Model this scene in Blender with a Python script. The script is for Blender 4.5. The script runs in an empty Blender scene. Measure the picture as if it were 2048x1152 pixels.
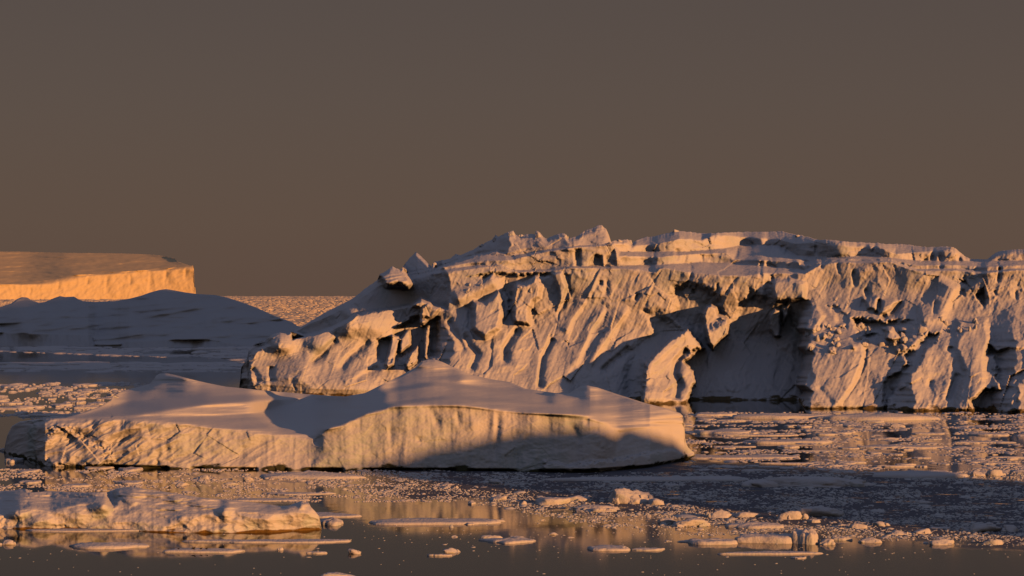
import bpy, math, random
import numpy as np
from mathutils import Vector

random.seed(7)
RNG = np.random.default_rng(11)
SC = bpy.context.scene
COL = SC.collection

# ------------------------------------------------------------------ camera
H = 12.0                 # eye height above the water (m)
FPX = 3982.0             # focal length in pixels of the 2048 px wide photograph
HOR, CX = 592.0, 1024.0  # horizon row, centre column
cam_d = bpy.data.cameras.new('camera')
cam = bpy.data.objects.new('camera', cam_d)
COL.objects.link(cam)
cam.location = (0, 0, H)
cam.rotation_euler = (math.radians(90), 0, 0)
cam_d.sensor_width = 36.0
cam_d.lens = 36.0 * FPX / 2048.0
cam_d.shift_y = (HOR - 576.0) / 2048.0
cam_d.clip_start = 0.5
cam_d.clip_end = 200000
SC.camera = cam

# ------------------------------------------------------------------ light
SUN_EL, SUN_AZ = 8.0, 47.0     # degrees; azimuth measured to the right of straight behind the camera
el, az = math.radians(SUN_EL), math.radians(SUN_AZ)
to_sun = Vector((math.sin(az) * math.cos(el), -math.cos(az) * math.cos(el), math.sin(el)))
sun_d = bpy.data.lights.new('sun', 'SUN')
sun_d.energy = 3.65
sun_d.color = (1.0, 0.42, 0.13)
sun_d.angle = math.radians(0.75)
sun = bpy.data.objects.new('sun', sun_d)
COL.objects.link(sun)
sun.rotation_euler = to_sun.to_track_quat('Z', 'Y').to_euler()
sun.location = (60, -60, 60)

world = bpy.data.worlds.new('World')
SC.world = world
world.use_nodes = True
wt = world.node_tree
wt.nodes.clear()
w_out = wt.nodes.new('ShaderNodeOutputWorld')
w_bg = wt.nodes.new('ShaderNodeBackground')
w_sky = wt.nodes.new('ShaderNodeTexSky')
w_sky.sky_type = 'NISHITA'
w_sky.sun_disc = False
w_sky.sun_elevation = el
w_sky.sun_rotation = math.atan2(to_sun.x, to_sun.y)
w_sky.dust_density = 3.0
w_geo = wt.nodes.new('ShaderNodeTexCoord')
w_sep = wt.nodes.new('ShaderNodeSeparateXYZ')
w_asin = wt.nodes.new('ShaderNodeMath'); w_asin.operation = 'ARCSINE'
w_map = wt.nodes.new('ShaderNodeMapRange')
w_map.inputs['From Min'].default_value = -0.02
w_map.inputs['From Max'].default_value = math.pi / 2
w_ramp = wt.nodes.new('ShaderNodeValToRGB')
# a veil of thin high cloud over the whole sky: brown grey low down, blue grey overhead (values x 10, background strength 0.1)
stops = [(0.0, (1.16, 0.71, 0.52)), (0.035, (1.15, 0.76, 0.57)), (0.075, (1.02, 0.73, 0.60)),
         (0.115, (0.88, 0.66, 0.58)), (0.17, (0.78, 0.74, 0.84)), (0.35, (0.74, 0.80, 1.12)), (1.0, (0.60, 0.74, 1.30))]
cr = w_ramp.color_ramp
while len(cr.elements) < len(stops):
    cr.elements.new(0.5)
for e, (p, c) in zip(cr.elements, stops):
    e.position = p
    e.color = (*c, 1)
w_mix = wt.nodes.new('ShaderNodeMix'); w_mix.data_type = 'RGBA'
w_mix.inputs['Factor'].default_value = 0.97
wt.links.new(w_geo.outputs['Generated'], w_sep.inputs[0])
wt.links.new(w_sep.outputs['Z'], w_asin.inputs[0])
wt.links.new(w_asin.outputs[0], w_map.inputs['Value'])
wt.links.new(w_map.outputs[0], w_ramp.inputs[0])
wt.links.new(w_sky.outputs[0], w_mix.inputs['A'])
wt.links.new(w_ramp.outputs[0], w_mix.inputs['B'])
wt.links.new(w_mix.outputs['Result'], w_bg.inputs['Color'])
w_bg.inputs['Strength'].default_value = 0.1
wt.links.new(w_bg.outputs[0], w_out.inputs[0])

SC.view_settings.view_transform = 'Standard'
SC.view_settings.look = 'None'
SC.view_settings.exposure = 0.0
SC.view_settings.gamma = 1.0
SC.view_settings.use_curve_mapping = False
SC.render.engine = 'CYCLES'
SC.cycles.max_bounces = 5
SC.cycles.diffuse_bounces = 0
SC.cycles.glossy_bounces = 3
SC.cycles.use_denoising = True

# ------------------------------------------------------------------ noise
_perm = np.random.default_rng(3).permutation(256).astype(np.int64)
_perm = np.concatenate([_perm, _perm, _perm])
_grad = np.array([[1,1,0],[-1,1,0],[1,-1,0],[-1,-1,0],[1,0,1],[-1,0,1],[1,0,-1],[-1,0,-1],
                  [0,1,1],[0,-1,1],[0,1,-1],[0,-1,-1],[1,1,0],[-1,1,0],[0,-1,1],[0,-1,-1]], float)

def perlin(x, y, z=0.0):
    x, y, z = np.broadcast_arrays(np.asarray(x, float), np.asarray(y, float), np.asarray(z, float))
    xi, yi, zi = np.floor(x), np.floor(y), np.floor(z)
    xf, yf, zf = x - xi, y - yi, z - zi
    xi, yi, zi = xi.astype(np.int64) & 255, yi.astype(np.int64) & 255, zi.astype(np.int64) & 255
    f = lambda t: t * t * t * (t * (t * 6 - 15) + 10)
    u, v, w = f(xf), f(yf), f(zf)
    def corner(dx, dy, dz):
        h = _perm[_perm[_perm[xi + dx] + yi + dy] + zi + dz] & 15
        g = _grad[h]
        return g[..., 0] * (xf - dx) + g[..., 1] * (yf - dy) + g[..., 2] * (zf - dz)
    L = lambda a, b, t: a + (b - a) * t
    x00, x10 = L(corner(0,0,0), corner(1,0,0), u), L(corner(0,1,0), corner(1,1,0), u)
    x01, x11 = L(corner(0,0,1), corner(1,0,1), u), L(corner(0,1,1), corner(1,1,1), u)
    return L(L(x00, x10, v), L(x01, x11, v), w)

def fbm(x, y, z=0.0, octaves=4, gain=0.5):
    s, a, f = 0.0, 1.0, 1.0
    for k in range(octaves):
        s = s + a * perlin(np.asarray(x) * f + 17.3 * k, np.asarray(y) * f - 9.1 * k, np.asarray(z) * f + 5.7 * k)
        a *= gain; f *= 2.03
    return s

def ridged(x, y, z=0.0, octaves=4, gain=0.5):
    s, a, f = 0.0, 1.0, 1.0
    for k in range(octaves):
        s = s + a * (1 - 2 * np.abs(perlin(np.asarray(x) * f + 31.3 * k, np.asarray(y) * f - 7.1 * k, np.asarray(z) * f + 3.7 * k)))
        a *= gain; f *= 2.03
    return s

def facets(X, Y, cw, ch, amp, tilt, seed, shear=0.0):
    """broken planes: every cell of a jittered pattern has its own offset and its own slant"""
    U = (X + shear * Y) / cw; W = Y / ch
    ui, wi = np.floor(U), np.floor(W)
    best = np.full(X.shape, 1e9); out = np.zeros(X.shape)
    g = np.random.default_rng(seed); T_ = g.random((64, 64, 5))
    for a in (-1, 0, 1):
        for b_ in (-1, 0, 1):
            ci, cj = ui + a, wi + b_
            t = T_[ci.astype(int) % 64, cj.astype(int) % 64]
            du, dw = U - ci - t[..., 0], W - cj - t[..., 1]
            d = du * du + dw * dw
            val = amp * (t[..., 2] - 0.5) * 2 + tilt * ((t[..., 3] - 0.5) * 2 * du * cw + (t[..., 4] - 0.5) * 2 * dw * ch)
            cl = d < best
            best = np.where(cl, d, best); out = np.where(cl, val, out)
    return out

def sstep(a, b, x):
    t = np.clip((x - a) / (b - a), 0, 1)
    return t * t * (3 - 2 * t)

def lin(pts, x):
    p = sorted(pts)
    return np.interp(x, [q[0] for q in p], [q[1] for q in p])

# ------------------------------------------------------------------ mesh and tag helpers
def mesh_np(name, V, quads=None, tris=None, smooth=False):
    me = bpy.data.meshes.new(name)
    V = np.asarray(V, np.float32)
    nq = 0 if quads is None else len(quads)
    nt = 0 if tris is None else len(tris)
    me.vertices.add(len(V))
    me.vertices.foreach_set('co', V.ravel())
    idx = []
    if nq: idx.append(np.asarray(quads, np.int32).ravel())
    if nt: idx.append(np.asarray(tris, np.int32).ravel())
    idx = np.concatenate(idx)
    me.loops.add(len(idx))
    me.loops.foreach_set('vertex_index', idx)
    me.polygons.add(nq + nt)
    start = np.concatenate([np.arange(nq) * 4, nq * 4 + np.arange(nt) * 3]).astype(np.int32)
    me.polygons.foreach_set('loop_start', start)
    if smooth:
        me.polygons.foreach_set('use_smooth', np.ones(nq + nt, bool))
    me.update(calc_edges=True)
    me.validate()
    return me

def link(name, me, mat, label=None, cat=None, group=None, kind=None, parent=None, loc=None):
    o = bpy.data.objects.new(name, me)
    COL.objects.link(o)
    if me is not None and mat is not None and len(me.materials) == 0:
        me.materials.append(mat)
    if label: o['label'] = label
    if cat: o['category'] = cat
    if group: o['group'] = group
    if kind: o['kind'] = kind
    if parent: o.parent = parent
    if loc is not None: o.location = loc
    return o

def depth_at(py):
    return H * FPX / (py - HOR)

def water_pt(px, py):
    D = depth_at(py)
    return np.array([(px - CX) / FPX * D, D, 0.0])

# ------------------------------------------------------------------ materials
def new_mat(name):
    m = bpy.data.materials.new(name)
    m.use_nodes = True
    nt = m.node_tree
    b = nt.nodes['Principled BSDF']
    return m, nt, b

def N(nt, typ, **kw):
    n = nt.nodes.new(typ)
    for k, v in kw.items():
        setattr(n, k, v)
    return n

def ice_material(name, snow=(0.80, 0.80, 0.82), blue=(0.62, 0.72, 0.76), blue_amt=0.35, scale=0.5,
                 stain=None, stain_h=0.35, stain_n=0.8, bump=0.25, bump_scale=3.0, blotch=0.0):
    m, nt, b = new_mat(name)
    L = nt.links.new
    geo = N(nt, 'ShaderNodeNewGeometry')
    sep = N(nt, 'ShaderNodeSeparateXYZ'); L(geo.outputs['Position'], sep.inputs[0])
    n1 = N(nt, 'ShaderNodeTexNoise'); n1.inputs['Scale'].default_value = scale; n1.inputs['Detail'].default_value = 6
    L(geo.outputs['Position'], n1.inputs['Vector'])
    r1 = N(nt, 'ShaderNodeMapRange'); r1.inputs['From Min'].default_value = 0.45; r1.inputs['From Max'].default_value = 0.7
    L(n1.outputs['Fac'], r1.inputs['Value'])
    # bare glacier ice shows on steep breaks, snow lies on what is flat
    ns = N(nt, 'ShaderNodeSeparateXYZ'); L(geo.outputs['Normal'], ns.inputs[0])
    steep = N(nt, 'ShaderNodeMapRange'); steep.inputs['From Min'].default_value = 0.75; steep.inputs['From Max'].default_value = 0.25
    L(ns.outputs['Z'], steep.inputs['Value'])
    mul = N(nt, 'ShaderNodeMath', operation='MULTIPLY'); L(r1.outputs[0], mul.inputs[0]); L(steep.outputs[0], mul.inputs[1])
    mul2 = N(nt, 'ShaderNodeMath', operation='MULTIPLY'); L(mul.outputs[0], mul2.inputs[0]); mul2.inputs[1].default_value = blue_amt * 2
    mul2.use_clamp = True
    mix = N(nt, 'ShaderNodeMix', data_type='RGBA'); L(mul2.outputs[0], mix.inputs['Factor'])
    mix.inputs['A'].default_value = (*snow, 1); mix.inputs['B'].default_value = (*blue, 1)
    last = mix.outputs['Result']
    if stain:
        n2 = N(nt, 'ShaderNodeTexNoise'); n2.inputs['Scale'].default_value = 1.1; n2.inputs['Detail'].default_value = 5
        mp = N(nt, 'ShaderNodeMapping'); mp.inputs['Scale'].default_value = (0.6, 0.6, 1.6)
        L(geo.outputs['Position'], mp.inputs[0]); L(mp.outputs[0], n2.inputs['Vector'])
        # stain reaches higher where the noise is high
        ma = N(nt, 'ShaderNodeMath', operation='MULTIPLY_ADD')
        sub = N(nt, 'ShaderNodeMath', operation='SUBTRACT'); L(n2.outputs['Fac'], sub.inputs[0]); sub.inputs[1].default_value = 0.5
        L(sub.outputs[0], ma.inputs[0]); ma.inputs[1].default_value = -stain_n * 4; L(sep.outputs['Z'], ma.inputs[2])
        sr = N(nt, 'ShaderNodeMapRange'); sr.inputs['From Min'].default_value = stain_h * 1.25; sr.inputs['From Max'].default_value = stain_h * 0.55
        L(ma.outputs[0], sr.inputs['Value'])
        lim = N(nt, 'ShaderNodeMapRange'); lim.inputs['From Min'].default_value = stain_h * 4.5; lim.inputs['From Max'].default_value = stain_h * 2.5
        L(sep.outputs['Z'], lim.inputs['Value'])
        sm = N(nt, 'ShaderNodeMath', operation='MULTIPLY'); L(sr.outputs[0], sm.inputs[0]); L(lim.outputs[0], sm.inputs[1])
        mix2 = N(nt, 'ShaderNodeMix', data_type='RGBA'); L(sm.outputs[0], mix2.inputs['Factor'])
        L(last, mix2.inputs['A']); mix2.inputs['B'].default_value = (*stain, 1)
        last = mix2.outputs['Result']
    L(last, b.inputs['Base Color'])
    b.inputs['Roughness'].default_value = 0.75
    b.inputs['Specular IOR Level'].default_value = 0.2
    if bump:
        n3 = N(nt, 'ShaderNodeTexNoise'); n3.inputs['Scale'].default_value = bump_scale; n3.inputs['Detail'].default_value = 5
        L(geo.outputs['Position'], n3.inputs['Vector'])
        bp = N(nt, 'ShaderNodeBump'); bp.inputs['Strength'].default_value = bump; bp.inputs['Distance'].default_value = 0.25
        n4 = N(nt, 'ShaderNodeTexNoise'); n4.inputs['Scale'].default_value = bump_scale * 0.35; n4.inputs['Detail'].default_value = 6
        m4 = N(nt, 'ShaderNodeMapping'); m4.inputs['Rotation'].default_value = (0, 0, 0.6); m4.inputs['Scale'].default_value = (0.35, 1.6, 1.0)
        L(geo.outputs['Position'], m4.inputs[0]); L(m4.outputs[0], n4.inputs['Vector'])
        a4 = N(nt, 'ShaderNodeMath', operation='ADD'); L(n3.outputs['Fac'], a4.inputs[0]); L(n4.outputs['Fac'], a4.inputs[1])
        L(a4.outputs[0], bp.inputs['Height']); L(bp.outputs[0], b.inputs['Normal'])
    return m

M_BIG = ice_material('glacier_ice', snow=(0.77, 0.77, 0.80), blue=(0.56, 0.65, 0.72), blue_amt=0.4, scale=0.25, stain=(0.16, 0.13, 0.07), stain_h=0.3, stain_n=0.5, bump=0.35, bump_scale=1.6)
M_MID = ice_material('snowy_ice', snow=(0.78, 0.78, 0.80), blue=(0.56, 0.66, 0.67), blue_amt=0.5, scale=0.18, stain=(0.06, 0.062, 0.03), stain_h=0.2, stain_n=0.35, bump=0.10, bump_scale=3.0)
M_SMALL = ice_material('melting_ice', blue=(0.60, 0.74, 0.73), blue_amt=0.4, scale=0.8, stain=(0.22, 0.13, 0.03), stain_h=0.07, stain_n=0.16, bump=0.12, bump_scale=6)
M_FAR = ice_material('reddened_tabular_ice', snow=(0.84, 0.67, 0.42), blue_amt=0.0, scale=0.01, bump=0.0)  # reddening of far sunlight is put into the snow colour
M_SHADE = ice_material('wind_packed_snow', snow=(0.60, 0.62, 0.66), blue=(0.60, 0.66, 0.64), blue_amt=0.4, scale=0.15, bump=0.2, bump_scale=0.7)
M_FLOE = ice_material('floe_snow', snow=(0.76, 0.76, 0.79), blue=(0.62, 0.72, 0.74), blue_amt=0.4, scale=1.5, bump=0.3, bump_scale=5)
M_BRASH = ice_material('brash', snow=(0.74, 0.76, 0.78), blue=(0.40, 0.52, 0.58), blue_amt=0.6, scale=0.9, bump=0.0)
M_PACK = ice_material('reddened_pack_snow', snow=(0.84, 0.73, 0.58), blue_amt=0.0, scale=0.05, bump=0.0)  # warm snow colour paints in the light reddening with distance

# water: mirror calm in front, choppier with slush further out on the right
M_WATER, nt, b = new_mat('sea_water')
L = nt.links.new
b.inputs['Base Color'].default_value = (0.012, 0.015, 0.02, 1)
b.inputs['Roughness'].default_value = 0.04
b.inputs['IOR'].default_value = 1.65
geo = N(nt, 'ShaderNodeNewGeometry')
def wave(scale, sx, sy, detail):
    mp = N(nt, 'ShaderNodeMapping'); mp.inputs['Scale'].default_value = (sx, sy, 1)
    L(geo.outputs['Position'], mp.inputs[0])
    n = N(nt, 'ShaderNodeTexNoise'); n.inputs['Scale'].default_value = scale; n.inputs['Detail'].default_value = detail
    L(mp.outputs[0], n.inputs['Vector'])
    return n
wa = wave(1.5, 1, 0.55, 4)
bp = N(nt, 'ShaderNodeBump'); bp.inputs['Distance'].default_value = 0.02
# ruffled patches
sepw = N(nt, 'ShaderNodeSeparateXYZ'); L(geo.outputs['Position'], sepw.inputs[0])
pat = wave(0.06, 0.6, 1.0, 3)
mr = N(nt, 'ShaderNodeMapRange'); mr.inputs['From Min'].default_value = 0.42; mr.inputs['From Max'].default_value = 0.62
mr.inputs['To Min'].default_value = 0.05; mr.inputs['To Max'].default_value = 0.5
L(pat.outputs['Fac'], mr.inputs['Value'])
far_w = N(nt, 'ShaderNodeMapRange'); far_w.inputs['From Min'].default_value = 99; far_w.inputs['From Max'].default_value = 118
L(sepw.outputs['Y'], far_w.inputs['Value'])
ml = N(nt, 'ShaderNodeMath', operation='MULTIPLY'); L(mr.outputs[0], ml.inputs[0]); L(far_w.outputs[0], ml.inputs[1])
ad = N(nt, 'ShaderNodeMath', operation='ADD'); L(ml.outputs[0], ad.inputs[0]); ad.inputs[1].default_value = 0.02
L(ad.outputs[0], bp.inputs['Strength'])
L(wa.outputs['Fac'], bp.inputs['Height'])
L(bp.outputs[0], b.inputs['Normal'])

# grease ice: a dull skin of slush between the brash, right of the calm water
dn = N(nt, 'ShaderNodeVectorMath', operation='DOT_PRODUCT'); L(geo.outputs['Position'], dn.inputs[0]); dn.inputs[1].default_value = (0.611, 0.791, 0)
wob = wave(0.22, 1, 0.7, 4)
wm = N(nt, 'ShaderNodeMath', operation='MULTIPLY_ADD'); L(wob.outputs['Fac'], wm.inputs[0]); wm.inputs[1].default_value = 14; L(dn.outputs['Value'], wm.inputs[2])
def rng(src, a, b_):
    m_ = N(nt, 'ShaderNodeMapRange', interpolation_type='SMOOTHSTEP'); m_.inputs['From Min'].default_value = a; m_.inputs['From Max'].default_value = b_
    L(src, m_.inputs['Value']); return m_.outputs[0]
def mulv(a, b_):
    m_ = N(nt, 'ShaderNodeMath', operation='MULTIPLY'); L(a, m_.inputs[0]); L(b_, m_.inputs[1]); return m_.outputs[0]
slush = mulv(mulv(rng(wm.outputs[0], 96.5, 99.5), rng(wm.outputs[0], 132, 124)), rng(sepw.outputs['X'], -12, -4))
pt = wave(0.9, 0.5, 1.0, 5)
slush = mulv(slush, rng(pt.outputs['Fac'], 0.30, 0.45))
mc = N(nt, 'ShaderNodeMix', data_type='RGBA'); L(slush, mc.inputs['Factor']); mc.inputs['A'].default_value = (0.012, 0.015, 0.02, 1); mc.inputs['B'].default_value = (0.16, 0.17, 0.21, 1)
L(mc.outputs['Result'], b.inputs['Base Color'])
rr_ = N(nt, 'ShaderNodeMapRange'); L(slush, rr_.inputs['Value']); rr_.inputs['To Min'].default_value = 0.05; rr_.inputs['To Max'].default_value = 0.75
L(rr_.outputs[0], b.inputs['Roughness'])
sp_ = N(nt, 'ShaderNodeMapRange'); L(slush, sp_.inputs['Value']); sp_.inputs['To Min'].default_value = 0.5; sp_.inputs['To Max'].default_value = 0.12
L(sp_.outputs[0], b.inputs['Specular IOR Level'])

M_BIRD, _n, _b = new_mat('dark_plumage')
_b.inputs['Base Color'].default_value = (0.02, 0.018, 0.018, 1)
_b.inputs['Roughness'].default_value = 0.7

# ------------------------------------------------------------------ water
S = 90000.0
V = [(-S, -2000, 0), (S, -2000, 0), (S, S, 0), (-S, S, 0)]
link('water', mesh_np('water', V, quads=[(0, 1, 2, 3)]), M_WATER, kind='structure')

# ------------------------------------------------------------------ carved icebergs
# A berg is carved as one closed body: a dense front sheet that climbs from the waterline over cliffs, ledges and slopes
# to its crest, every point at its own distance, then over the crest and down its back to the water.
class Carve:
    def __init__(s, sil, water, x0, x1, dx, rows):
        s.px1 = np.arange(x0, x1 + dx * 0.5, dx)
        s.t = np.linspace(0, 1, rows)
        s.yt = lin(sil, s.px1)
        s.yw = np.maximum(lin(water, s.px1), s.yt + 0.5)
        s.PX = np.repeat(s.px1[:, None], rows, 1)
        s.PY = s.yw[:, None] + (s.yt - s.yw)[:, None] * s.t[None, :]
        s.D = np.zeros_like(s.PX)
        s.R = np.zeros_like(s.PX)

    def integrate(s, base, smooth=0.0):
        """depth along each column = depth at the waterline plus the integral of the recession rate R (m per px upward)"""
        dy = -np.diff(s.PY, axis=1)
        inc = 0.5 * (s.R[:, 1:] + s.R[:, :-1]) * dy
        A = np.concatenate([np.zeros((len(base), 1)), np.cumsum(inc, 1)], 1)
        if smooth:      # soften from column to column at equal height in the picture
            rows = np.linspace(s.PY.min(), s.PY.max(), 700)
            G = np.stack([np.interp(rows, s.PY[i, ::-1], A[i, ::-1]) for i in range(len(base))])
            n = int(smooth * 3 / (s.px1[1] - s.px1[0])); k = np.exp(-0.5 * (np.arange(-n, n + 1) * (s.px1[1] - s.px1[0]) / smooth) ** 2); k /= k.sum()
            Gp = np.pad(G, ((n, n), (0, 0)), mode='edge')
            G = sum(k[j] * Gp[j:j + len(base)] for j in range(2 * n + 1))
            A = np.stack([np.interp(s.PY[i], rows, G[i]) for i in range(len(base))])
        s.D = base[:, None] + A

    def _box(s, pts, m):
        p = np.asarray(pts, float)
        i0 = max(0, np.searchsorted(s.px1, p[:, 0].min() - m)); i1 = np.searchsorted(s.px1, p[:, 0].max() + m)
        return p, slice(i0, i1)

    def poly_sd(s, pts, m):
        """signed distance (inside positive) of the columns near a polygon"""
        p, sl = s._box(pts, m)
        X, Y = s.PX[sl], s.PY[sl]
        if X.size == 0:
            return None, sl
        d2 = np.full(X.shape, 1e9); ins = np.zeros(X.shape, bool)
        for a, b_ in zip(p, np.roll(p, -1, 0)):
            e = b_ - a; L2 = max(e @ e, 1e-9)
            t = np.clip(((X - a[0]) * e[0] + (Y - a[1]) * e[1]) / L2, 0, 1)
            d2 = np.minimum(d2, (X - a[0] - t * e[0]) ** 2 + (Y - a[1] - t * e[1]) ** 2)
            c = ((a[1] > Y) != (b_[1] > Y))
            if abs(e[1]) > 1e-9:
                ins ^= c & (X < e[0] * (Y - a[1]) / e[1] + a[0])
        return np.sqrt(d2) * np.where(ins, 1, -1), sl

    def line_d(s, pts, m):
        """distance to a polyline, its side (+ right of travel) and the fraction along it"""
        p, sl = s._box(pts, m)
        X, Y = s.PX[sl], s.PY[sl]
        d = np.full(X.shape, 1e9); side = np.zeros(X.shape); fr = np.zeros(X.shape)
        seg = np.diff(p, axis=0); ln = np.hypot(seg[:, 0], seg[:, 1]); cum = np.concatenate([[0], np.cumsum(ln)])
        for k, (a, e) in enumerate(zip(p[:-1], seg)):
            L2 = max(e @ e, 1e-9)
            t = np.clip(((X - a[0]) * e[0] + (Y - a[1]) * e[1]) / L2, 0, 1)
            dd = np.hypot(X - a[0] - t * e[0], Y - a[1] - t * e[1])
            cl = dd < d
            d = np.where(cl, dd, d)
            side = np.where(cl, np.sign((X - a[0]) * e[1] - (Y - a[1]) * e[0]), side)
            fr = np.where(cl, (cum[k] + t * ln[k]) / cum[-1], fr)
        return d, side, fr, sl

    def rate(s, pts, r, soft=4):
        sd, sl = s.poly_sd(pts, soft * 2)
        if sd is None: return
        w = sstep(-soft, soft, sd)
        s.R[sl] = s.R[sl] * (1 - w) + r * w

    def cliff(s, top, bot, r=0.008, soft=1.5):
        s.rate(list(top) + list(bot)[::-1], r, soft)

    def pocket(s, pts, amp=None, soft=3.0, k=0.9, rough=6.0, seed=0.0):
        """a recess with a ragged rim; by default as deep as the low sun needs to leave it in shade"""
        p = np.asarray(pts, float)
        sd, sl = s.poly_sd(pts, soft * 3.5 + rough)
        if sd is None: return
        if amp is None:
            x, y = p[:, 0], p[:, 1]
            area = 0.5 * abs(np.dot(x, np.roll(y, 1)) - np.dot(y, np.roll(x, 1)))
            amp = k * area / max(y.max() - y.min(), 1) * 0.052
        amp *= 0.72; soft *= 1.7
        sd = sd + rough * 0.55 * fbm(s.PX[sl] / 9 + seed, s.PY[sl] / 9, 3.3, 3)
        s.D[sl] += amp * sstep(-soft * 0.3, soft * 1.7, sd)

    def slab(s, pts, amp, soft=4.0, gx=0.0, gy=0.0, rough=3.0):
        """a block standing forward by amp (m), tilted by gx, gy (m per px)"""
        p = np.asarray(pts, float); c = p.mean(0)
        sd, sl = s.poly_sd(pts, soft * 2 + rough)
        if sd is None: return
        sd = sd + rough * 0.5 * fbm(s.PX[sl] / 10 + 7, s.PY[sl] / 10, 8.1, 3)
        w = sstep(-soft, soft, sd)
        s.D[sl] -= w * (amp + gx * (s.PX[sl] - c[0]) + gy * (s.PY[sl] - c[1]))

    def blob(s, cx, cy, rx, ry, amp, ang=0.0):
        m = max(rx, ry) * 2.2
        i0 = np.searchsorted(s.px1, cx - m); i1 = np.searchsorted(s.px1, cx + m); sl = slice(i0, i1)
        a = math.radians(ang)
        X, Y = s.PX[sl] - cx, s.PY[sl] - cy
        u, v = (X * math.cos(a) + Y * math.sin(a)) / rx, (-X * math.sin(a) + Y * math.cos(a)) / ry
        s.D[sl] -= amp * np.exp(-(u * u + v * v) ** 1.3)

    def ridge(s, pts, amp, wl, wr, p=1.0, taper=0.12):
        """a crest (amp > 0) or gully (amp < 0) along a line drawn downward; wl / wr = width in px to its left / right"""
        if amp < 0:
            amp, wl, wr = amp * 0.7, wl * 1.3, wr * 1.3
        d, side, fr, sl = s.line_d(pts, max(wl, wr) * 4)
        w = np.where(side > 0, wl, wr)
        prof = np.exp(-(d / w) ** p) if p >= 1.5 else np.clip(1 - d / w, 0, 1)
        tp = np.clip(fr / taper, 0, 1) * np.clip((1 - fr) / taper, 0, 1) if taper else 1.0
        s.D[sl] -= amp * prof * np.minimum(tp, 1)

    def points(s, D=None):
        D = s.D if D is None else D
        return np.stack([(s.PX - CX) / FPX * D, D, H + (HOR - s.PY) / FPX * D], -1)

    def build(s, name, mat, back, skirt=-2.0, smooth=False, back_rows=5):
        P = s.points()
        n, r, _ = P.shape
        low = P[:, :1].copy(); low[..., 2] = skirt
        top = P[:, -1:]
        shells = []
        for k in range(1, back_rows + 1):
            q = k / back_rows
            eye = np.array([0, 0, H])
            g = (back * q + 0.3) / top[..., 1:2]
            b = eye + (top - eye) * (1 + g)          # goes on behind the crest and sinks towards the water
            mid = b[..., 0].mean()
            b[..., 0] = mid + (b[..., 0] - mid) * (1 - 0.25 * q)
            z0 = np.minimum(b[..., 2], top[..., 2])
            b[..., 2] = (z0 - 0.02 * back * q) * (1 - q ** 1.6) + skirt * q ** 1.6
            shells.append(b)
        A = np.concatenate([low, P] + shells, 1)
        m = A.shape[1]
        idx = np.arange(n * m).reshape(n, m)
        Q = np.stack([idx[:-1, :-1], idx[1:, :-1], idx[1:, 1:], idx[:-1, 1:]], -1).reshape(-1, 4)
        # closed ends
        ends = []
        return mesh_np(name, A.reshape(-1, 3), quads=Q, smooth=smooth)

def Z(k, pts):
    """traced points, measured on an enlarged view, to photograph pixels"""
    ox, oy, sc = {1: (480, 640, 5.12), 2: (860, 520, 5.12), 3: (1240, 540, 3.84), 4: (1590, 560, 4.1136),
                  5: (0, 700, 3.938), 6: (480, 430, 3.2), 7: (1000, 430, 3.2), 8: (1480, 430, 3.6), 9: (600, 700, 2.56)}[k]
    return [(ox + x / sc, oy + y / sc) for x, y in pts]

# ---------------- the large crevassed iceberg
sil = [(478,779),(482,735),(495,715),(497,700),(510,688),(530,680),(545,668),(560,665),(575,668),(590,660),(600,655),(625,640),(650,625),(680,610),(700,600),
       (715,590),(730,577),(755,560),(760,548),(770,543),(785,533),(800,540),(808,530),(820,515),(832,503),(845,515),(857,530),(862,536),(868,524),(900,517),(912,507),(920,510),
       (935,504),(945,500),(960,492),(972,485),(985,478),(992,469),(995,474),(1005,470),(1012,465),(1020,463),(1028,463),(1031,470),(1040,472),(1055,468),(1070,468),(1072,460),(1080,465),(1087,474),
       (1095,476),(1110,470),(1125,466),(1130,467),(1137,477),(1150,474),(1165,465),(1180,457),(1195,452),(1203,450),(1213,458),(1219,474),(1222,484),(1230,480),(1240,480),(1255,478),(1262,486),(1275,480),
       (1290,474),(1311,472),(1330,467),(1346,463),(1348,459),(1360,462),(1400,466),(1420,467),(1440,465),(1480,464),(1540,463),(1565,462),(1575,466),(1600,470),(1612,473),(1640,480),(1660,479),(1690,483),(1740,485),(1770,488),(1800,488),
       (1830,491),(1850,494),(1880,493),(1895,492),(1912,497),(1920,505),(1928,512),(1940,518),(1975,518),(1985,510),(1998,503),(2020,500),(2048,498),(2120,496),(2200,500),(2260,520),(2320,600),(2360,849)]
wat = [(478,780),(500,778),(560,783),(600,788),(680,791),(720,791),(900,797),(1200,804),(1290,808),(1400,811),(1500,815),(1620,823),
       (1760,823),(1800,824),(1900,828),(2000,831),(2048,833),(2360,850)]
B = Carve(sil, wat, 478, 2360, 1.6, 250)
# ragged crest
B.yt = B.yt + np.where(B.px1 > 700, 1.6, 0.5) * fbm(B.px1 / 7.0, 0.5, 1.5, 3)
B.PY = B.yw[:, None] + (B.yt - B.yw)[:, None] * B.t[None, :]
PX, PY = B.PX, B.PY
lip = [(478,705),(500,700),(560,668),(640,640),(700,612),(760,570),(800,565),(880,545),(930,540),(1000,530),(1035,545),(1106,542),(1140,536),(1275,538),(1297,544),
       (1328,536),(1375,544),(1437,550),(1487,552),(1525,546),(1609,548),(1640,530),(1680,524),(1722,526),(1783,524),(1810,535),(1833,542),(1913,541),(1963,547),(2033,541),(2360,540)]
liprow = lin(lip, B.px1)[:, None]
fr_ = (PY - liprow) / np.maximum(B.yw[:, None] - liprow, 20)
B.R = 0.024 + 0.046 * sstep(0.2, 0.5, fr_)      # an upright wall above, a long snow slope below
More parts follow.
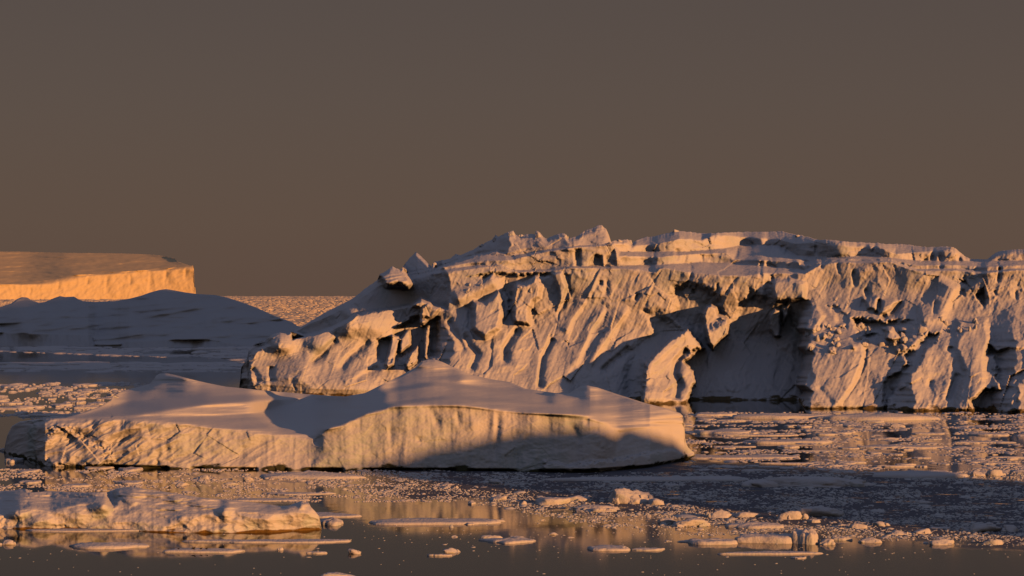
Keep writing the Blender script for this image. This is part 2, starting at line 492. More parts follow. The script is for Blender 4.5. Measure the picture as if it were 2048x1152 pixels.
# undercut ice foot
B.R = np.where(PY > B.yw[:, None] - 12, 0.006, B.R)
cl = B.cliff
cl(Z(7, [(340,360),(450,340),(880,345)]), Z(7, [(345,420),(460,500),(640,450),(830,430),(880,380)]))
cl(Z(7, [(960,375),(1050,340),(1160,330),(1200,365),(1400,385),(1560,390),(1680,372),(1700,400)]), Z(7, [(1000,500),(1100,480),(1200,470),(1400,520),(1500,590),(1600,540),(1690,560),(1700,560)]))
cl(Z(8, [(400,420),(480,425),(540,330),(600,330),(720,340),(870,345),(1090,340),(1190,380),(1270,405),(1560,400)]), Z(8, [(400,600),(480,560),(560,520),(700,480),(800,520),(900,540),(1130,600),(1200,640),(1400,540),(1560,490)]))
cl(Z(8, [(1740,420),(1990,400),(2050,400),(2300,400)]), Z(8, [(1770,660),(1900,640),(2050,560),(2300,560)]))
base = lin([(478,247),(500,242),(600,238.5),(855,237.5),(905,233.5),(1230,231),(1400,230),(1598,229),(1618,213),(1700,212.5),
            (1785,212),(1828,208.5),(1985,208),(2030,204),(2360,202)], B.px1)
base = base + 0.35 * fbm(B.px1 / 45, 9.1, 0, 3)
w = sstep(-0.6, 0.6, PY - liprow)
B.R = B.R * w
# ragged flanks of the buttresses: the plan shifts sideways with height
wx = 16 * fbm(PY / 26, PX / 400, 3.7, 3) + lin([(640,0),(690,4),(705,-6),(735,0),(755,6),(775,-5),(800,-2),(823,4)], PY)
base2 = np.interp(PX + wx, B.px1, base)
B.integrate(base, 3.0)
B.D += base2 - base[:, None]
# the buttresses stand out below and run together higher up
run = lin([(478,242),(1000,234),(1600,222),(2048,211),(2360,208)], B.px1)
B.D += (run[:, None] - base2) * (1 - sstep(0.10, 0.62, (PY - liprow) / np.maximum(B.yw[:, None] - liprow, 20)))
# the stepped top: ledge after ledge, each a steep riser and a tilted tread
K2 = [(478,690),(760,562),(880,540),(960,530),(1034,540),(1094,538),(1147,532),(1231,532),(1322,529),(1403,524),(1462,526),(1594,538),(1610,540),(1640,527),(1680,521),(1783,521),(1833,538),(1913,537),(1963,543),(2033,537),(2360,535)]
K3 = [(478,686),(760,560),(880,536),(960,522),(1025,520),(1094,503),(1144,496),(1203,492),(1226,490),(1237,512),(1322,514),(1397,508),(1453,506),(1469,519),(1594,524),(1612,532),(1640,525),(1680,519),(1783,519),(1833,531),(1913,530),(1963,534),(2033,531),(2360,531)]
K4 = [(478,682),(760,557),(880,533),(960,508),(1025,512),(1094,499),(1144,493),(1225,487),(1240,503),(1331,503),(1381,502),(1444,497),(1484,490),(1560,491),(1594,512),(1675,515),(1730,511),(1813,519),(1869,522),(1930,522),(2048,521),(2360,522)]
K5 = [(478,680),(760,555),(880,530),(960,500),(1025,500),(1094,492),(1144,490),(1225,486),(1250,486),(1266,492),(1309,488),(1331,485),(1359,477),(1403,481),(1431,469),(1484,474),(1560,479),(1591,488),(1619,485),(1652,480),(1674,483),(1719,485),(1750,492),(1791,508),(1841,504),(1908,498),(1930,517),(1975,520),(1985,513),(2014,506),(2048,500),(2360,505)]
ks = [lin(lip, B.px1)] + [lin(k, B.px1) for k in (K2, K3, K4, K5)] + [B.yt]
for k in range(1, 6):
    jit = (0, 0.8, 0.8, 0.8, 0.8, 0)[k] * fbm(B.px1 / 34, k * 3.1, 0, 2)
    ks[k] = np.minimum(ks[k] + jit, ks[k - 1] - 0.6)
tr = lin([(478,0.16),(900,0.25),(1100,0.42),(2360,0.42)], B.px1)      # tread depth, m per px seen
tr5 = lin([(478,0.16),(880,0.16),(1000,0.09),(1235,0.09),(1280,0.34),(2360,0.42)], B.px1)
off = [np.zeros_like(B.px1)]
gauss = np.exp(-0.5 * (np.arange(-20, 21) / 9.0) ** 2); gauss /= gauss.sum()
for k in range(1, 6):
    dp = ks[k - 1] - ks[k]
    inc = dp * tr + (1.5 if k == 5 else 0.6) if k in (1, 3, 5) else dp * 0.008 + 0.1
    inc = np.convolve(np.pad(inc, 20, mode='edge'), gauss, mode='valid')
    off.append(off[-1] + inc)
off = np.stack(off, 1); ksm = np.stack(ks, 1)
for i in range(len(B.px1)):
    kk_, oo_ = ksm[i].copy(), off[i].copy()
    kk_[5] = kk_[4] - 60; oo_[5] = oo_[4] + 60 * tr5[i]
    B.D[i] += np.interp(-PY[i], -kk_, oo_)

# ledges with their own bulges
u = (PX * 0.91 + PY * 0.41); v = (-PX * 0.41 + PY * 0.91)
low = sstep(-6, 14, PY - liprow)          # the lower face
B.D += low * (0.035 * -ridged(u / 9, v / 110, 3.1, 2) + 0.13 * ridged(u / 60, v / 260, 0.7, 2) * -1 + 0.07 * -ridged(u / 13, v / 90, 4.1, 3) + 0.5 * fbm(PX / 95, PY / 75, 2.2, 2))
B.D += (1 - low) * (0.30 * fbm(PX / 44, PY / 18, 6.2, 2) + 0.22 * -ridged(PX / 36, PY / 70, 9.2, 2))
fw = sstep(-0.25, 0.35, fbm(PX / 80, PY / 60, 31.5, 2))
B.D += low * (0.25 + 0.75 * fw) * (facets(PX, PY, 60, 76, 0.12, 0.010, 5, 0.45) + 0.7 * fw * facets(PX, PY, 23, 28, 0.07, 0.010, 6, 0.45))
B.D += (1 - low) * (facets(PX, PY, 50, 22, 0.16, 0.006, 8) + facets(PX, PY, 19, 12, 0.05, 0.006, 9))
# broken rough ice in places
br = sstep(0.05, 0.45, fbm(PX / 55, PY / 45, 12.5, 2)) * sstep(-30, 10, PY - liprow)
B.D += br * (0.15 * -ridged(PX / 18, PY / 21, 1.9, 3))
B.D += 0.04 * fbm(PX / 5, PY / 5, 7.7, 3)

P_ = B.pocket
# left end and the shaded slope behind
P_([(470,800),(470,700),(497,690),(520,680),(545,668),(541,690),(515,704),(499,722),(500,745),(503,785)], amp=5, soft=3)
B.slab(Z(6, [(340,790),(330,700),(640,540),(860,400),(900,400),(940,460),(1080,470),(1100,440),(1050,360),(1030,150),(1250,150),(1290,330),(1330,400),(1340,480),(1320,600),(1260,590),(1160,540),(1100,575),(1000,590),(740,640),(700,670),(600,720),(500,755)]), -9, 4, gx=0.065)
B.slab(Z(6, [(1250,345),(1230,200),(1400,150),(1640,60),(1700,100),(1745,190),(1690,250),(1640,235),(1500,262),(1290,330)]), -4, 3, gx=0.06)
P_(Z(1, [(1390,190),(1550,160),(1600,60),(1740,0),(1740,-40),(2048,-40),(2048,400),(1880,400),(1830,450),(1700,510),(1720,420),(1760,330),(1600,420),(1560,440),(1480,450),(1420,430),(1380,370)]), amp=2.4)
for q in ([(1560,160),(1630,160),(1640,200),(1600,330),(1570,460),(1500,500),(1490,440),(1520,330)], [(1700,110),(1740,110),(1750,250),(1640,340),(1640,200)],
          [(1820,260),(1830,340),(1810,430),(1710,500),(1700,450),(1730,370)], [(1900,60),(1940,60),(1940,180),(1910,390),(1885,390),(1890,180)], [(1850,0),(1900,0),(1890,40),(1850,60)]):
    B.slab(Z(1, q), 2.8, 3, gx=-0.02)
P_(Z(1, [(480,620),(540,555),(640,495),(720,455),(700,480),(610,540),(585,600),(570,680),(600,750),(540,700)]), k=0.94)
B.ridge(Z(1, [(1000,190),(920,250),(830,350),(720,450)]), -1.6, 6, 4, p=2)
B.ridge(Z(1, [(110,490),(160,560),(190,650)]), -1.2, 5, 4, p=2)
B.ridge(Z(1, [(320,470),(310,560),(320,640)]), -1.0, 5, 4, p=2)
B.ridge(Z(1, [(1330,200),(1180,330),(1080,420),(1010,540)]), -1.3, 6, 5, p=2)
B.ridge(Z(1, [(1440,480),(1260,560),(1160,640)]), -0.9, 6, 4, p=2)
P_(Z(1, [(960,90),(1000,130),(1020,230),(1050,290),(1000,240),(950,180)]), k=0.94)
for x, y, rx, ry, a in ((565,690,24,18,2.6),(640,685,28,20,1.8),(690,655,24,22,2.2),(745,648,45,26,2.6),(785,556,24,14,1.8),(700,628,14,12,2.0),(600,745,40,25,0.8),(690,765,60,22,1.2)):
    B.blob(x, y, rx, ry, a)
B.slab(Z(6, [(900,380),(960,355),(1030,370),(1080,400),(1100,450),(1060,465),(1010,430),(930,450),(890,410)]), 2.6, 6, gx=-0.03)
B.slab(Z(6, [(1100,575),(1160,540),(1220,560),(1230,590),(1280,595),(1250,640),(1170,700),(1150,690),(1160,600)]), 4.0, 3)
# middle part
P_(Z(2, [(340,180),(520,140),(640,115),(900,130),(1250,120),(1250,175),(1130,190),(1080,170),(980,240),(900,250),(865,290),(850,400),(830,540),(800,560),(790,400),(740,300),(720,190),(640,165),(540,240),(510,170)]), amp=1.8)
B.ridge(Z(2, [(230,420),(440,330),(700,200)]), 1.5, 14, 14, p=2)
P_(Z(2, [(320,440),(440,470),(440,700),(380,690),(375,540)]), k=1.08)
P_(Z(2, [(760,590),(820,600),(810,730),(780,730)]), k=1.15)
P_(Z(2, [(1120,390),(1080,480),(1080,600),(1120,700),(1080,700),(1030,620),(1015,520),(1060,420)]), k=1.08)
P_(Z(2, [(1350,130),(1440,140),(1445,330),(1400,480),(1330,560),(1310,680),(1270,800),(1250,790),(1300,640),(1300,520),(1360,400),(1390,260)]), k=1.04, soft=2, rough=2)
B.ridge(Z(2, [(1260,790),(1200,900),(1150,990),(1130,1140),(1110,1320)]), -1.5, 6, 3, p=2, taper=0.05)
B.slab(Z(2, [(1255,140),(1345,130),(1395,280),(1350,420),(1300,520),(1330,400),(1310,280)]), 1.2, 4)
B.ridge(Z(2, [(920,680),(830,780),(760,900),(760,1080)]), -1.8, 9, 4, p=2)
P_(Z(2, [(1640,330),(1700,280),(1680,370),(1650,480),(1635,420)]), k=1.08)
B.ridge(Z(2, [(2048,880),(1900,1010),(1740,1150)]), -1.4, 8, 4, p=2)
B.ridge(Z(2, [(1800,480),(1650,700),(1560,900),(1480,1100)]), 0.8, 5, 14, p=2)
B.ridge(Z(2, [(2040,480),(1850,740),(1700,960),(1620,1130)]), 0.9, 5, 14, p=2)
B.ridge(Z(2, [(1600,400),(1450,600),(1380,760)]), 0.7, 5, 12, p=2)
B.ridge(Z(2, [(350,740),(400,880),(480,970),(390,1150)]), -1.5, 6, 4, p=2)
B.ridge(Z(2, [(170,600),(240,740),(340,900),(330,960)]), -1.5, 7, 4, p=2)
B.slab(Z(2, [(450,430),(560,440),(700,330),(740,420),(740,560),(700,700),(560,800),(430,700)]), 2.4, 7, gx=0.0)
B.slab(Z(2, [(870,270),(980,250),(1080,180),(1140,270),(1120,380),(1050,430),(1010,520),(1020,660),(860,640),(840,520)]), 2.2, 6)
# the shaded amphitheatre and what stands in it
P_(Z(3, [(370,190),(400,120),(520,80),(640,110),(740,150),(790,220),(800,290),(820,400),(700,480),(560,470),(510,450),(400,400),(390,290),(400,260)]), amp=2.3, soft=6)
P_(Z(3, [(880,300),(900,230),(960,210),(980,120),(1040,130),(1095,200),(1110,80),(1145,80),(1180,240),(1300,250),(1350,330),(1360,440),(1310,520),(1150,560),(880,560),(840,420)]), amp=1.3, soft=6)
P_(Z(3, [(150,300),(300,310),(400,380),(520,450),(380,530),(200,720),(170,950),(160,1010),(10,980),(20,760),(60,650),(-40,690),(60,590),(180,490),(230,460),(200,370)]), amp=1.4, soft=6)
# the cone shaped buttress
B.slab(Z(3, [(520,455),(640,600),(560,620),(570,650),(490,700),(560,780),(580,860),(520,1000),(500,1060),(160,1060),(175,920),(200,720),(380,540)]), 7.0, 4, gx=-0.03, rough=6)
B.slab(Z(3, [(700,270),(740,290),(750,340),(830,380),(830,490),(760,550),(715,605),(680,560),(650,440),(640,330),(670,280)]), 5.5, 4, gx=-0.02)
B.slab(Z(3, [(1150,350),(1190,300),(1230,310),(1230,510),(1180,510),(1150,450)]), 2.4, 3, gx=-0.02)
B.slab(Z(3, [(1250,290),(1300,270),(1290,340),(1250,420)]), 2.0, 3)
B.ridge(Z(3, [(520,600),(430,700),(410,800),(450,880),(420,1000)]), -2.4, 8, 4, p=2, taper=0.05)
B.ridge(Z(3, [(520,470),(380,600),(250,720),(190,900)]), 0.8, 6, 20, p=2)
B.slab(Z(3, [(180,940),(220,900),(480,930),(500,1040),(180,1030)]), 0.8, 8)
P_(Z(3, [(860,50),(930,50),(820,190),(800,180)]), k=0.86)
P_(Z(3, [(985,40),(1000,45),(920,160),(890,170)]), k=0.86)
P_(Z(3, [(130,20),(150,40),(70,190),(50,180)]), k=0.86)
B.slab(Z(3, [(1160,90),(1310,70),(1420,100),(1420,220),(1330,235),(1190,230)]), 1.5, 5, gy=0.02)
# right hand part
P_(Z(4, [(245,205),(360,200),(380,260),(450,270),(440,420),(350,380),(320,300)]), k=0.86)
B.slab(Z(4, [(480,320),(560,330),(720,350),(860,340),(960,335),(1010,390),(1060,420),(1200,420),(1200,480),(1090,560),(1010,520),(960,470),(860,490),(800,390),(750,400),(720,480),(600,490),(530,440)]), -1.4, 7, gx=0.02, rough=8)
B.slab(Z(4, [(760,390),(800,390),(865,480),(800,500),(745,480)]), 4, 3)
P_(Z(4, [(1200,430),(1180,500),(1080,580),(1060,640),(1000,740),(860,880),(780,980),(770,1085),(715,1080),(720,860),(760,800),(920,690),(880,620),(1000,510),(1100,430)]), amp=2.3, soft=2.5)
P_(Z(4, [(570,560),(600,560),(590,700),(500,880),(400,1000),(340,1050),(440,960),(530,800),(560,650)]), amp=1.3, soft=3, rough=1.5)
B.slab(Z(4, [(1590,530),(1660,590),(1720,570),(1900,560),(1900,800),(1830,850),(1840,1110),(1500,1100),(1440,1000),(1560,900),(1700,900),(1650,800),(1660,700),(1640,620),(1570,620)]), -2.0, 4, gx=0.03, rough=6)
B.blob(1985, 800, 50, 40, 1.5)
P_(Z(4, [(1330,0),(1400,0),(1480,130),(1560,40),(1590,160),(1560,230),(1510,180),(1490,140),(1440,60)]), amp=2.4)
P_(Z(4, [(1330,380),(1390,400),(1360,500),(1330,500)]), k=1.08)
P_(Z(4, [(1215,350),(1280,360),(1320,480),(1260,450),(1220,400)]), k=0.86)
P_(Z(4, [(95,100),(130,65),(190,60),(100,110)]), k=0.72)
B.ridge(Z(4, [(1340,760),(1300,860),(1250,1000)]), -1.3, 7, 4, p=2)
B.ridge(Z(4, [(1280,540),(1270,600)]), -1.2, 5, 4, p=2, taper=0.3)
B.ridge(Z(4, [(1115,810),(1100,900)]), -0.9, 5, 4, p=2, taper=0.3)
B.ridge(Z(4, [(690,150),(680,250),(660,290)]), -1.3, 5, 3, p=2)
B.ridge(Z(4, [(870,160),(800,250),(700,310)]), -1.4, 6, 4, p=2)
B.ridge(Z(4, [(1330,20),(1180,300),(1000,330)]), 1.4, 12, 30, p=2)
B.slab(Z(4, [(90,620),(180,560),(560,500),(570,640),(480,860),(330,1060),(110,1080),(100,900),(150,800)]), 0.8, 6, gx=0.006)
B.ridge(Z(4, [(180,870),(260,960),(320,1040)]), -0.4, 5, 4, p=2)
B.slab(Z(4, [(1340,330),(1570,330),(1600,480),(1560,640),(1560,860),(1440,1080),(1300,1090),(1400,760),(1320,560)]), 1.3, 8, gx=0.008)
for q in ([(40,260),(180,220),(240,290),(160,420),(30,400)], [(560,150),(680,140),(690,260),(600,230)], [(700,150),(860,170),(760,280),(700,280)]):
    B.slab(Z(4, q), 1.3, 5, gx=0.01)
# humps between the ledges
for k in range(12):
    cx_, cy_ = random.uniform(1615, 1830), random.uniform(640, 705)
    B.blob(cx_, cy_, random.uniform(4, 10), random.uniform(3, 7), random.uniform(0.5, 1.6), random.uniform(-40, 40))
# upper ledges: clefts
for q in (Z(7, [(465,210),(520,210),(520,335),(475,335)]), Z(7, [(560,330),(570,275),(610,245),(655,260),(665,335)]), Z(7, [(665,270),(740,190),(750,335),(665,335)]),
          Z(7, [(1055,180),(1070,180),(1068,240),(1055,240)]), Z(7, [(1270,250),(1305,250),(1310,310),(1290,310)]), Z(7, [(815,165),(870,165),(860,200),(840,200)]),
          Z(7, [(940,345),(1040,330),(1000,370),(960,370)]), Z(8, [(420,320),(540,320),(540,360),(430,365)]), Z(8, [(590,310),(690,310),(600,375)]), Z(8, [(390,210),(425,205),(400,270),(390,260)]),
          Z(8, [(680,340),(720,340),(730,440),(700,430)]), Z(8, [(1090,345),(1120,350),(1150,450),(1140,500),(1120,430)]), Z(8, [(840,440),(860,470),(850,500)]), Z(8, [(180,210),(230,210),(220,232),(190,232)]), Z(8, [(270,215),(340,215),(320,240),(280,240)])):
    P_(q, k=1.22, soft=2, rough=3)
for k in range(40):
    x = random.uniform(1150, 2040); y = random.uniform(470, 600)
    B.ridge([(x, y), (x - random.uniform(-4, 8), y + random.uniform(10, 40))], -random.uniform(0.3, 1.0), random.uniform(2, 5), random.uniform(2, 3), p=2, taper=0.25)
# the pyramid and other peaks on the crest
B.D += 1.2 * sstep(0.96, 1.0, B.t)[None, :] ** 2
me = B.build('big_berg', M_BIG, back=45)
BERG = link('iceberg', me, M_BIG, 'huge crevassed iceberg with stepped ledges and golden broken cliffs', 'iceberg')

# ---------------- the long low berg in the middle
sil = [(4,926),(8,900),(14,872),(24,852),(40,843),(75,838),(130,835),(170,824),(200,813),(222,800),(226,790),(250,780),(280,773),(300,767),(308,758),(312,751),(320,747),(330,746),(350,750),(380,758),(415,766),(450,773),
       (520,780),(600,787),(650,791),(690,793),(730,786),(760,771),(800,752),(830,735),(845,722),(855,719),(870,719),(885,724),(900,731),(940,749),(980,758),(1020,764),(1050,777),(1110,786),
       (1140,787),(1152,778),(1160,773),(1175,771),(1195,775),(1230,787),(1290,806),(1330,816),(1360,826),(1366,832),(1369,850),(1371,885),(1378,897),(1388,905),(1391,914)]
wat = [(4,929),(90,930),(300,936),(500,939),(850,941),(1000,942),(1180,943),(1300,934),(1391,915)]
C = Carve(sil, wat, 4, 1391, 1.6, 170)
PX, PY = C.PX, C.PY
lip = [(4,845),(75,850),(85,843),(100,841),(180,838),(250,837),(330,842),(400,850),(450,856),(560,866),(625,871),(650,860),(690,846),(740,826),(790,812),(850,808),(930,810),(1000,818),(1100,826),(1180,834),(1215,846),(1240,860),(1300,850),(1391,845)]
liprow = lin(lip, C.px1)[:, None]
C.R[:] = 0.012
up = lin([(4,0.16),(200,0.36),(330,0.36),(600,0.42),(700,0.42),(870,0.34),(1150,0.42),(1230,0.2),(1391,0.05)], C.px1)[:, None]
w = sstep(-5, 7, liprow - PY)
C.R = C.R * (1 - w) + up * w
C.rate([(780,760),(870,700),(960,755),(930,775),(870,770)], 0.16, 14)
C.rate([(290,790),(330,730),(420,770),(380,790)], 0.17, 14)
C.rate([(1140,800),(1170,765),(1220,790),(1190,800)], 0.2, 8)
C.rate(Z(9, [(1640,380),(1900,330),(1970,350),(1960,500),(1900,530),(1650,560)]), 0.03, 14)
# wind carved wedge and hollows of the top
C.rate([(165,832),(250,806),(330,797),(430,793),(560,790),(605,795),(420,806),(250,830)], 1.2, 4)
C.rate([(250,833),(420,808),(605,797),(595,806),(505,828),(330,835)], 0.12, 3)
C.rate([(510,829),(600,808),(690,800),(690,815),(640,850),(560,860)], 0.8, 6)
C.rate([(770,779),(865,764),(990,777),(1100,790),(1100,794),(990,783),(865,770),(775,785)], 1.1, 2)
C.rate([(780,805),(895,791),(1000,798),(1100,806),(1100,810),(1000,804),(895,798),(785,809)], 0.9, 2)
# snow foot slopes out at the waterline of the left half
C.rate([(330,925),(640,880),(640,945),(330,945)], 0.03, 10)
base = depth_at(C.yw) + lin([(4,10),(60,3),(90,0),(600,0),(1000,-0.5),(1180,-1.0),(1391,0)], C.px1) + 0.25 * fbm(C.px1 / 60, 4.1, 0, 3)
C.integrate(base, 8.0)
low = sstep(-4, 8, PY - liprow)
rg = low * lin([(4,1),(260,1),(420,0.45),(600,0.12),(1391,0.12)], C.px1)[:, None]
C.D += rg * (0.48 * -ridged(PX / 70 + PY / 60, PY / 60, 2.4, 3) + 0.02 * -ridged(PX / 12 + PY / 16, PY / 40, 5.4, 2) + facets(PX, PY, 60, 40, 0.05, 0.008, 21))
C.D += low * (0.10 * fbm(PX / 40, PY / 25, 3.1, 3) + 0.05 * fbm(PX / 12, PY / 60, 8.8, 2) + 0.02 * fbm(PX / 4, PY / 4, 6.3, 2))
C.D += (1 - low) * (1.5 * fbm(PX / 190, PY / 26, 5.5, 2) + 0.22 * fbm((PX + PY * 4) / 90, PY / 9, 9.5, 3) + 0.05 * fbm((PX + PY * 5) / 26, PY / 4, 1.5, 2))
# left end turned from the sun, with a rough foot
C.pocket([(-20,940),(-20,830),(60,836),(110,836),(76,852),(72,875),(76,900),(85,940)], amp=2.2, soft=4)
C.slab(Z(5, [(300,790),(420,620),(520,610),(680,720),(820,780),(880,860),(780,920),(420,920),(330,860)]), 0.7, 10, rough=14)
C.ridge(Z(5, [(450,640),(620,760),(760,810),(880,870)]), -0.5, 14, 10, p=2)
C.ridge(Z(5, [(700,540),(760,640)]), -0.25, 6, 4, p=2, taper=0.3)
C.ridge(Z(5, [(960,550),(940,640)]), -0.25, 5, 4, p=2, taper=0.3)
C.ridge(Z(5, [(1280,700),(1320,820)]), -0.25, 6, 4, p=2, taper=0.3)
C.ridge(Z(5, [(1160,650),(1200,720)]), -0.2, 6, 4, p=2, taper=0.3)
C.ridge(Z(5, [(1240,860),(1230,920)]), -0.4, 4, 3, p=2, taper=0.3)
for q, a in ((Z(9, [(1020,290),(1010,400),(1000,560)]), 0.35), (Z(9, [(800,310),(820,400)]), 0.3), (Z(9, [(680,300),(700,400)]), 0.3), (Z(9, [(1155,420),(1150,560)]), 0.22),
             (Z(9, [(465,380),(462,480)]), 0.2), (Z(9, [(395,420),(395,500)]), 0.15), (Z(9, [(1380,370),(1440,480)]), 0.35), (Z(9, [(1600,340),(1630,420),(1615,560)]), 0.45), (Z(9, [(1460,340),(1480,390)]), 0.25),
             (Z(9, [(100,430),(75,490)]), 0.35), (Z(9, [(610,440),(612,470)]), 0.15), (Z(9, [(530,400),(520,520)]), 0.15)):
    C.ridge(q, -a, 6, 4, p=2, taper=0.3)
C.blob(1205, 875, 14, 40, 0.5)
C.slab(Z(9, [(1250,570),(1380,590),(1600,560),(1900,510),(2020,540),(2020,620),(1250,640)]), 0.5, 5, rough=10)
# undercut
und = sstep(0, 1, 1 - (C.yw[:, None] - PY) / 6.0)
C.D += 0.8 * und * sstep(0.0, 0.25, fbm(PX / 50, 0.3, 8.3, 2) + 0.22)
C.D += 0.5 * sstep(0.97, 1.0, C.t)[None, :] ** 2
me = C.build('mid_berg', M_MID, back=16, smooth=True)
link('iceberg', me, M_MID, 'long low snow covered iceberg with two soft peaks and a shaded front cliff', 'iceberg')

# ---------------- the small berg in front at the left
sil = [(-90,1056),(-80,1030),(-60,1000),(-30,985),(0,982),(30,980),(50,977),(55,985),(75,984),(100,982),(170,985),(215,984),(228,979),(242,975),(255,974),(275,975),(290,978),(340,985),(400,995),(450,999),(500,1004),(540,1009),(560,1012),
       (580,1011),(590,1006),(605,1001),(608,1006),(616,1003),(622,1014),(630,1022),(638,1032),(641,1045),(643,1058)]
wat = [(-90,1057),(0,1056),(40,1058),(150,1057),(250,1061),(350,1065),(450,1066),(540,1064),(643,1059)]
Fb = Carve(sil, wat, -90, 643, 1.3, 95)
PX, PY = Fb.PX, Fb.PY
lip = [(-90,1030),(0,1032),(30,1022),(60,1015),(100,1022),(150,1010),(190,1001),(212,1003),(226,1022),(235,1000),(245,992),(290,1005),(330,1030),(370,1026),(420,1022),(460,1014),(480,1020),(530,1025),(560,1022),(600,1008),(643,1010)]
liprow = lin(lip, Fb.px1)[:, None]
Fb.R[:] = 0.012
w = sstep(-3, 4, liprow - PY)
Fb.R = Fb.R * (1 - w) + 0.16 * w
Fb.rate([(225,1040),(228,985),(300,975),(420,1000),(440,1020),(330,1045)], 0.05, 10)
Fb.integrate(depth_at(Fb.yw) + 0.15 * fbm(Fb.px1 / 40, 2.1, 0, 3), 4.0)
low = sstep(-4, 8, PY - liprow)
Fb.D += low * (0.17 * -ridged(PX / 62, PY / 34, 3.3, 2) + 0.03 * -ridged(PX / 15, PY / 12, 6.3, 2) + 0.16 * fbm(PX / 45, PY / 26, 1.1, 3))
Fb.D += (1 - low) * (0.35 * fbm(PX / 60, PY / 9, 5.5, 3)) + 0.012 * fbm(PX / 4, PY / 3, 6.3, 2)
Fb.pocket([(150,985),(225,985),(238,1000),(228,1025),(205,1000),(150,1008),(100,1020),(60,1012),(40,1020),(52,985)], amp=0.55, soft=4)
Fb.pocket([(0,1020),(40,1018),(45,1050),(38,1060),(0,1060)], amp=0.4, soft=4)
for x, y, rx, ry, a in ((80,1040,30,16,0.25),(30,1030,12,8,0.25),(150,1030,30,16,0.25),(200,1015,20,12,0.3),(265,995,18,16,0.3),(450,1025,14,12,0.3),(530,1035,40,14,0.25),(605,1030,30,20,0.4),(605,1008,8,8,0.2)):
    Fb.blob(x, y, rx, ry, a * 1.9)
Fb.pocket([(330,1052),(370,1046),(380,1060),(350,1066),(325,1064)], amp=0.25, soft=3)
Fb.pocket([(100,1048),(130,1046),(140,1057),(100,1060)], amp=0.25, soft=3)
Fb.D += 0.15 * sstep(0.95, 1.0, Fb.t)[None, :] ** 2
me = Fb.build('small_berg', M_SMALL, back=3.5, skirt=-1, smooth=True)
link('iceberg', me, M_SMALL, 'small lumpy iceberg with amber waterline stains in the calm front water', 'iceberg')

# ---------------- the shaded berg at the left, behind
sil = [(-120,690),(-90,650),(-60,630),(-20,620),(0,614),(22,607),(34,598),(44,594),(55,595),(64,601),(78,606),(90,604),(108,596),(120,592),(130,594),(148,593),(156,598),(165,602),(190,604),(230,602),(260,597),
       (280,592),(300,585),(318,580),(332,578),(350,581),(372,585),(395,588),(430,590),(450,594),(470,600),(490,607),(510,614),(550,632),(575,641),(585,645),(595,652),(620,660),(640,690)]
wat = [(-120,692),(0,692),(190,693),(240,695),(500,696),(640,697)]
E = Carve(sil, wat, -120, 640, 2.0, 90)
PX, PY = E.PX, E.PY
lip = [(-120,664),(0,666),(110,667),(184,669),(190,690),(240,690),(250,682),(330,680),(420,680),(500,690),(640,694)]
liprow = lin(lip, E.px1)[:, None]
E.R[:] = 0.22
w = sstep(-1.5, 1.5, liprow - PY)
E.R = E.R * (1 - w) + 0.55 * w
E.integrate(depth_at(E.yw) + lin([(-120,0),(176,0),(196,3),(236,3),(258,0),(640,10)], E.px1), 10.0)
low = sstep(-2, 2, PY - liprow)
E.D += (1 - low) * (5.0 * fbm((PX + PY * 2.5) / 130, PY / 26, 4.4, 3) + 0.9 * -ridged((PX + PY * 3) / 110, PY / 40, 7.4, 1) + 0.35 * fbm((PX + PY * 2) / 40, PY / 12, 2.2, 3)) + low * 0.8 * fbm(PX / 18, PY / 40, 1.1, 3)
E.blob(55, 640, 40, 35, 10, 30); E.blob(330, 610, 60, 30, 8, 0); E.blob(130, 610, 25, 16, 4); E.blob(418, 645, 12, 12, 2.5)
E.D += 2.0 * sstep(0.95, 1.0, E.t)[None, :] ** 2
me = E.build('shaded_berg', M_SHADE, back=50, smooth=True)
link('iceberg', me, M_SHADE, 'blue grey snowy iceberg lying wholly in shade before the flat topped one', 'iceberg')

# ---------------- the far tabular berg
sil = [(-400,505),(-80,503),(0,503),(40,503),(100,505),(160,506),(200,506),(250,507),(300,509),(320,511),(345,516),(352,518),(356,524),(370,528),(380,531),(386,530),(388,536),(388,572),(391,576),(393,600)]
wat = [(-400,600),(0,600),(393,600)]
T = Carve(sil, wat, -400, 393, 1.5, 100)
T.yt = T.yt + 0.5 * fbm(T.px1 / 5, 0.2, 0, 2)
T.PY = T.yw[:, None] + (T.yt - T.yw)[:, None] * T.t[None, :]
PX, PY = T.PX, T.PY
lip = [(-400,571),(0,570),(40,569),(68,568),(85,564),(100,560),(140,552),(200,548),(260,543),(300,541),(335,538),(350,535),(360,533),(393,532)]
liprow = lin(lip, T.px1)[:, None]
T.R[:] = 0.4
w = sstep(-0.8, 0.8, liprow - PY)
T.R = T.R * (1 - w) + 14.0 * w
T.integrate(5700 + lin([(-400,-300),(0,-140),(200,-40),(330,0),(350,0),(393,10)], T.px1), 24.0)
low = sstep(-1, 1, PY - liprow)
T.D += low * (1.6 * -ridged(PX / 23, PY / 40, 2.2, 3) + 2.6 * fbm((PX + PY * 0.7) / 19, PY / 16, 5.2, 3)) + (1 - low) * 25 * fbm(PX / 60, PY / 6, 3.3, 3)
for q in ((62,574,590,3),(118,558,585,4),(176,552,572,3),(214,549,590,5),(262,545,575,3),(301,542,585,5),(333,540,560,3),(372,534,562,4)):
    T.ridge([(q[0], q[1]), (q[0] - 3, q[2])], -5, q[3], 2, p=2, taper=0.3)
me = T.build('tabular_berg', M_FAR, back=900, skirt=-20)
link('iceberg', me, M_FAR, 'far flat topped tabular iceberg with a glowing orange cliff', 'iceberg')

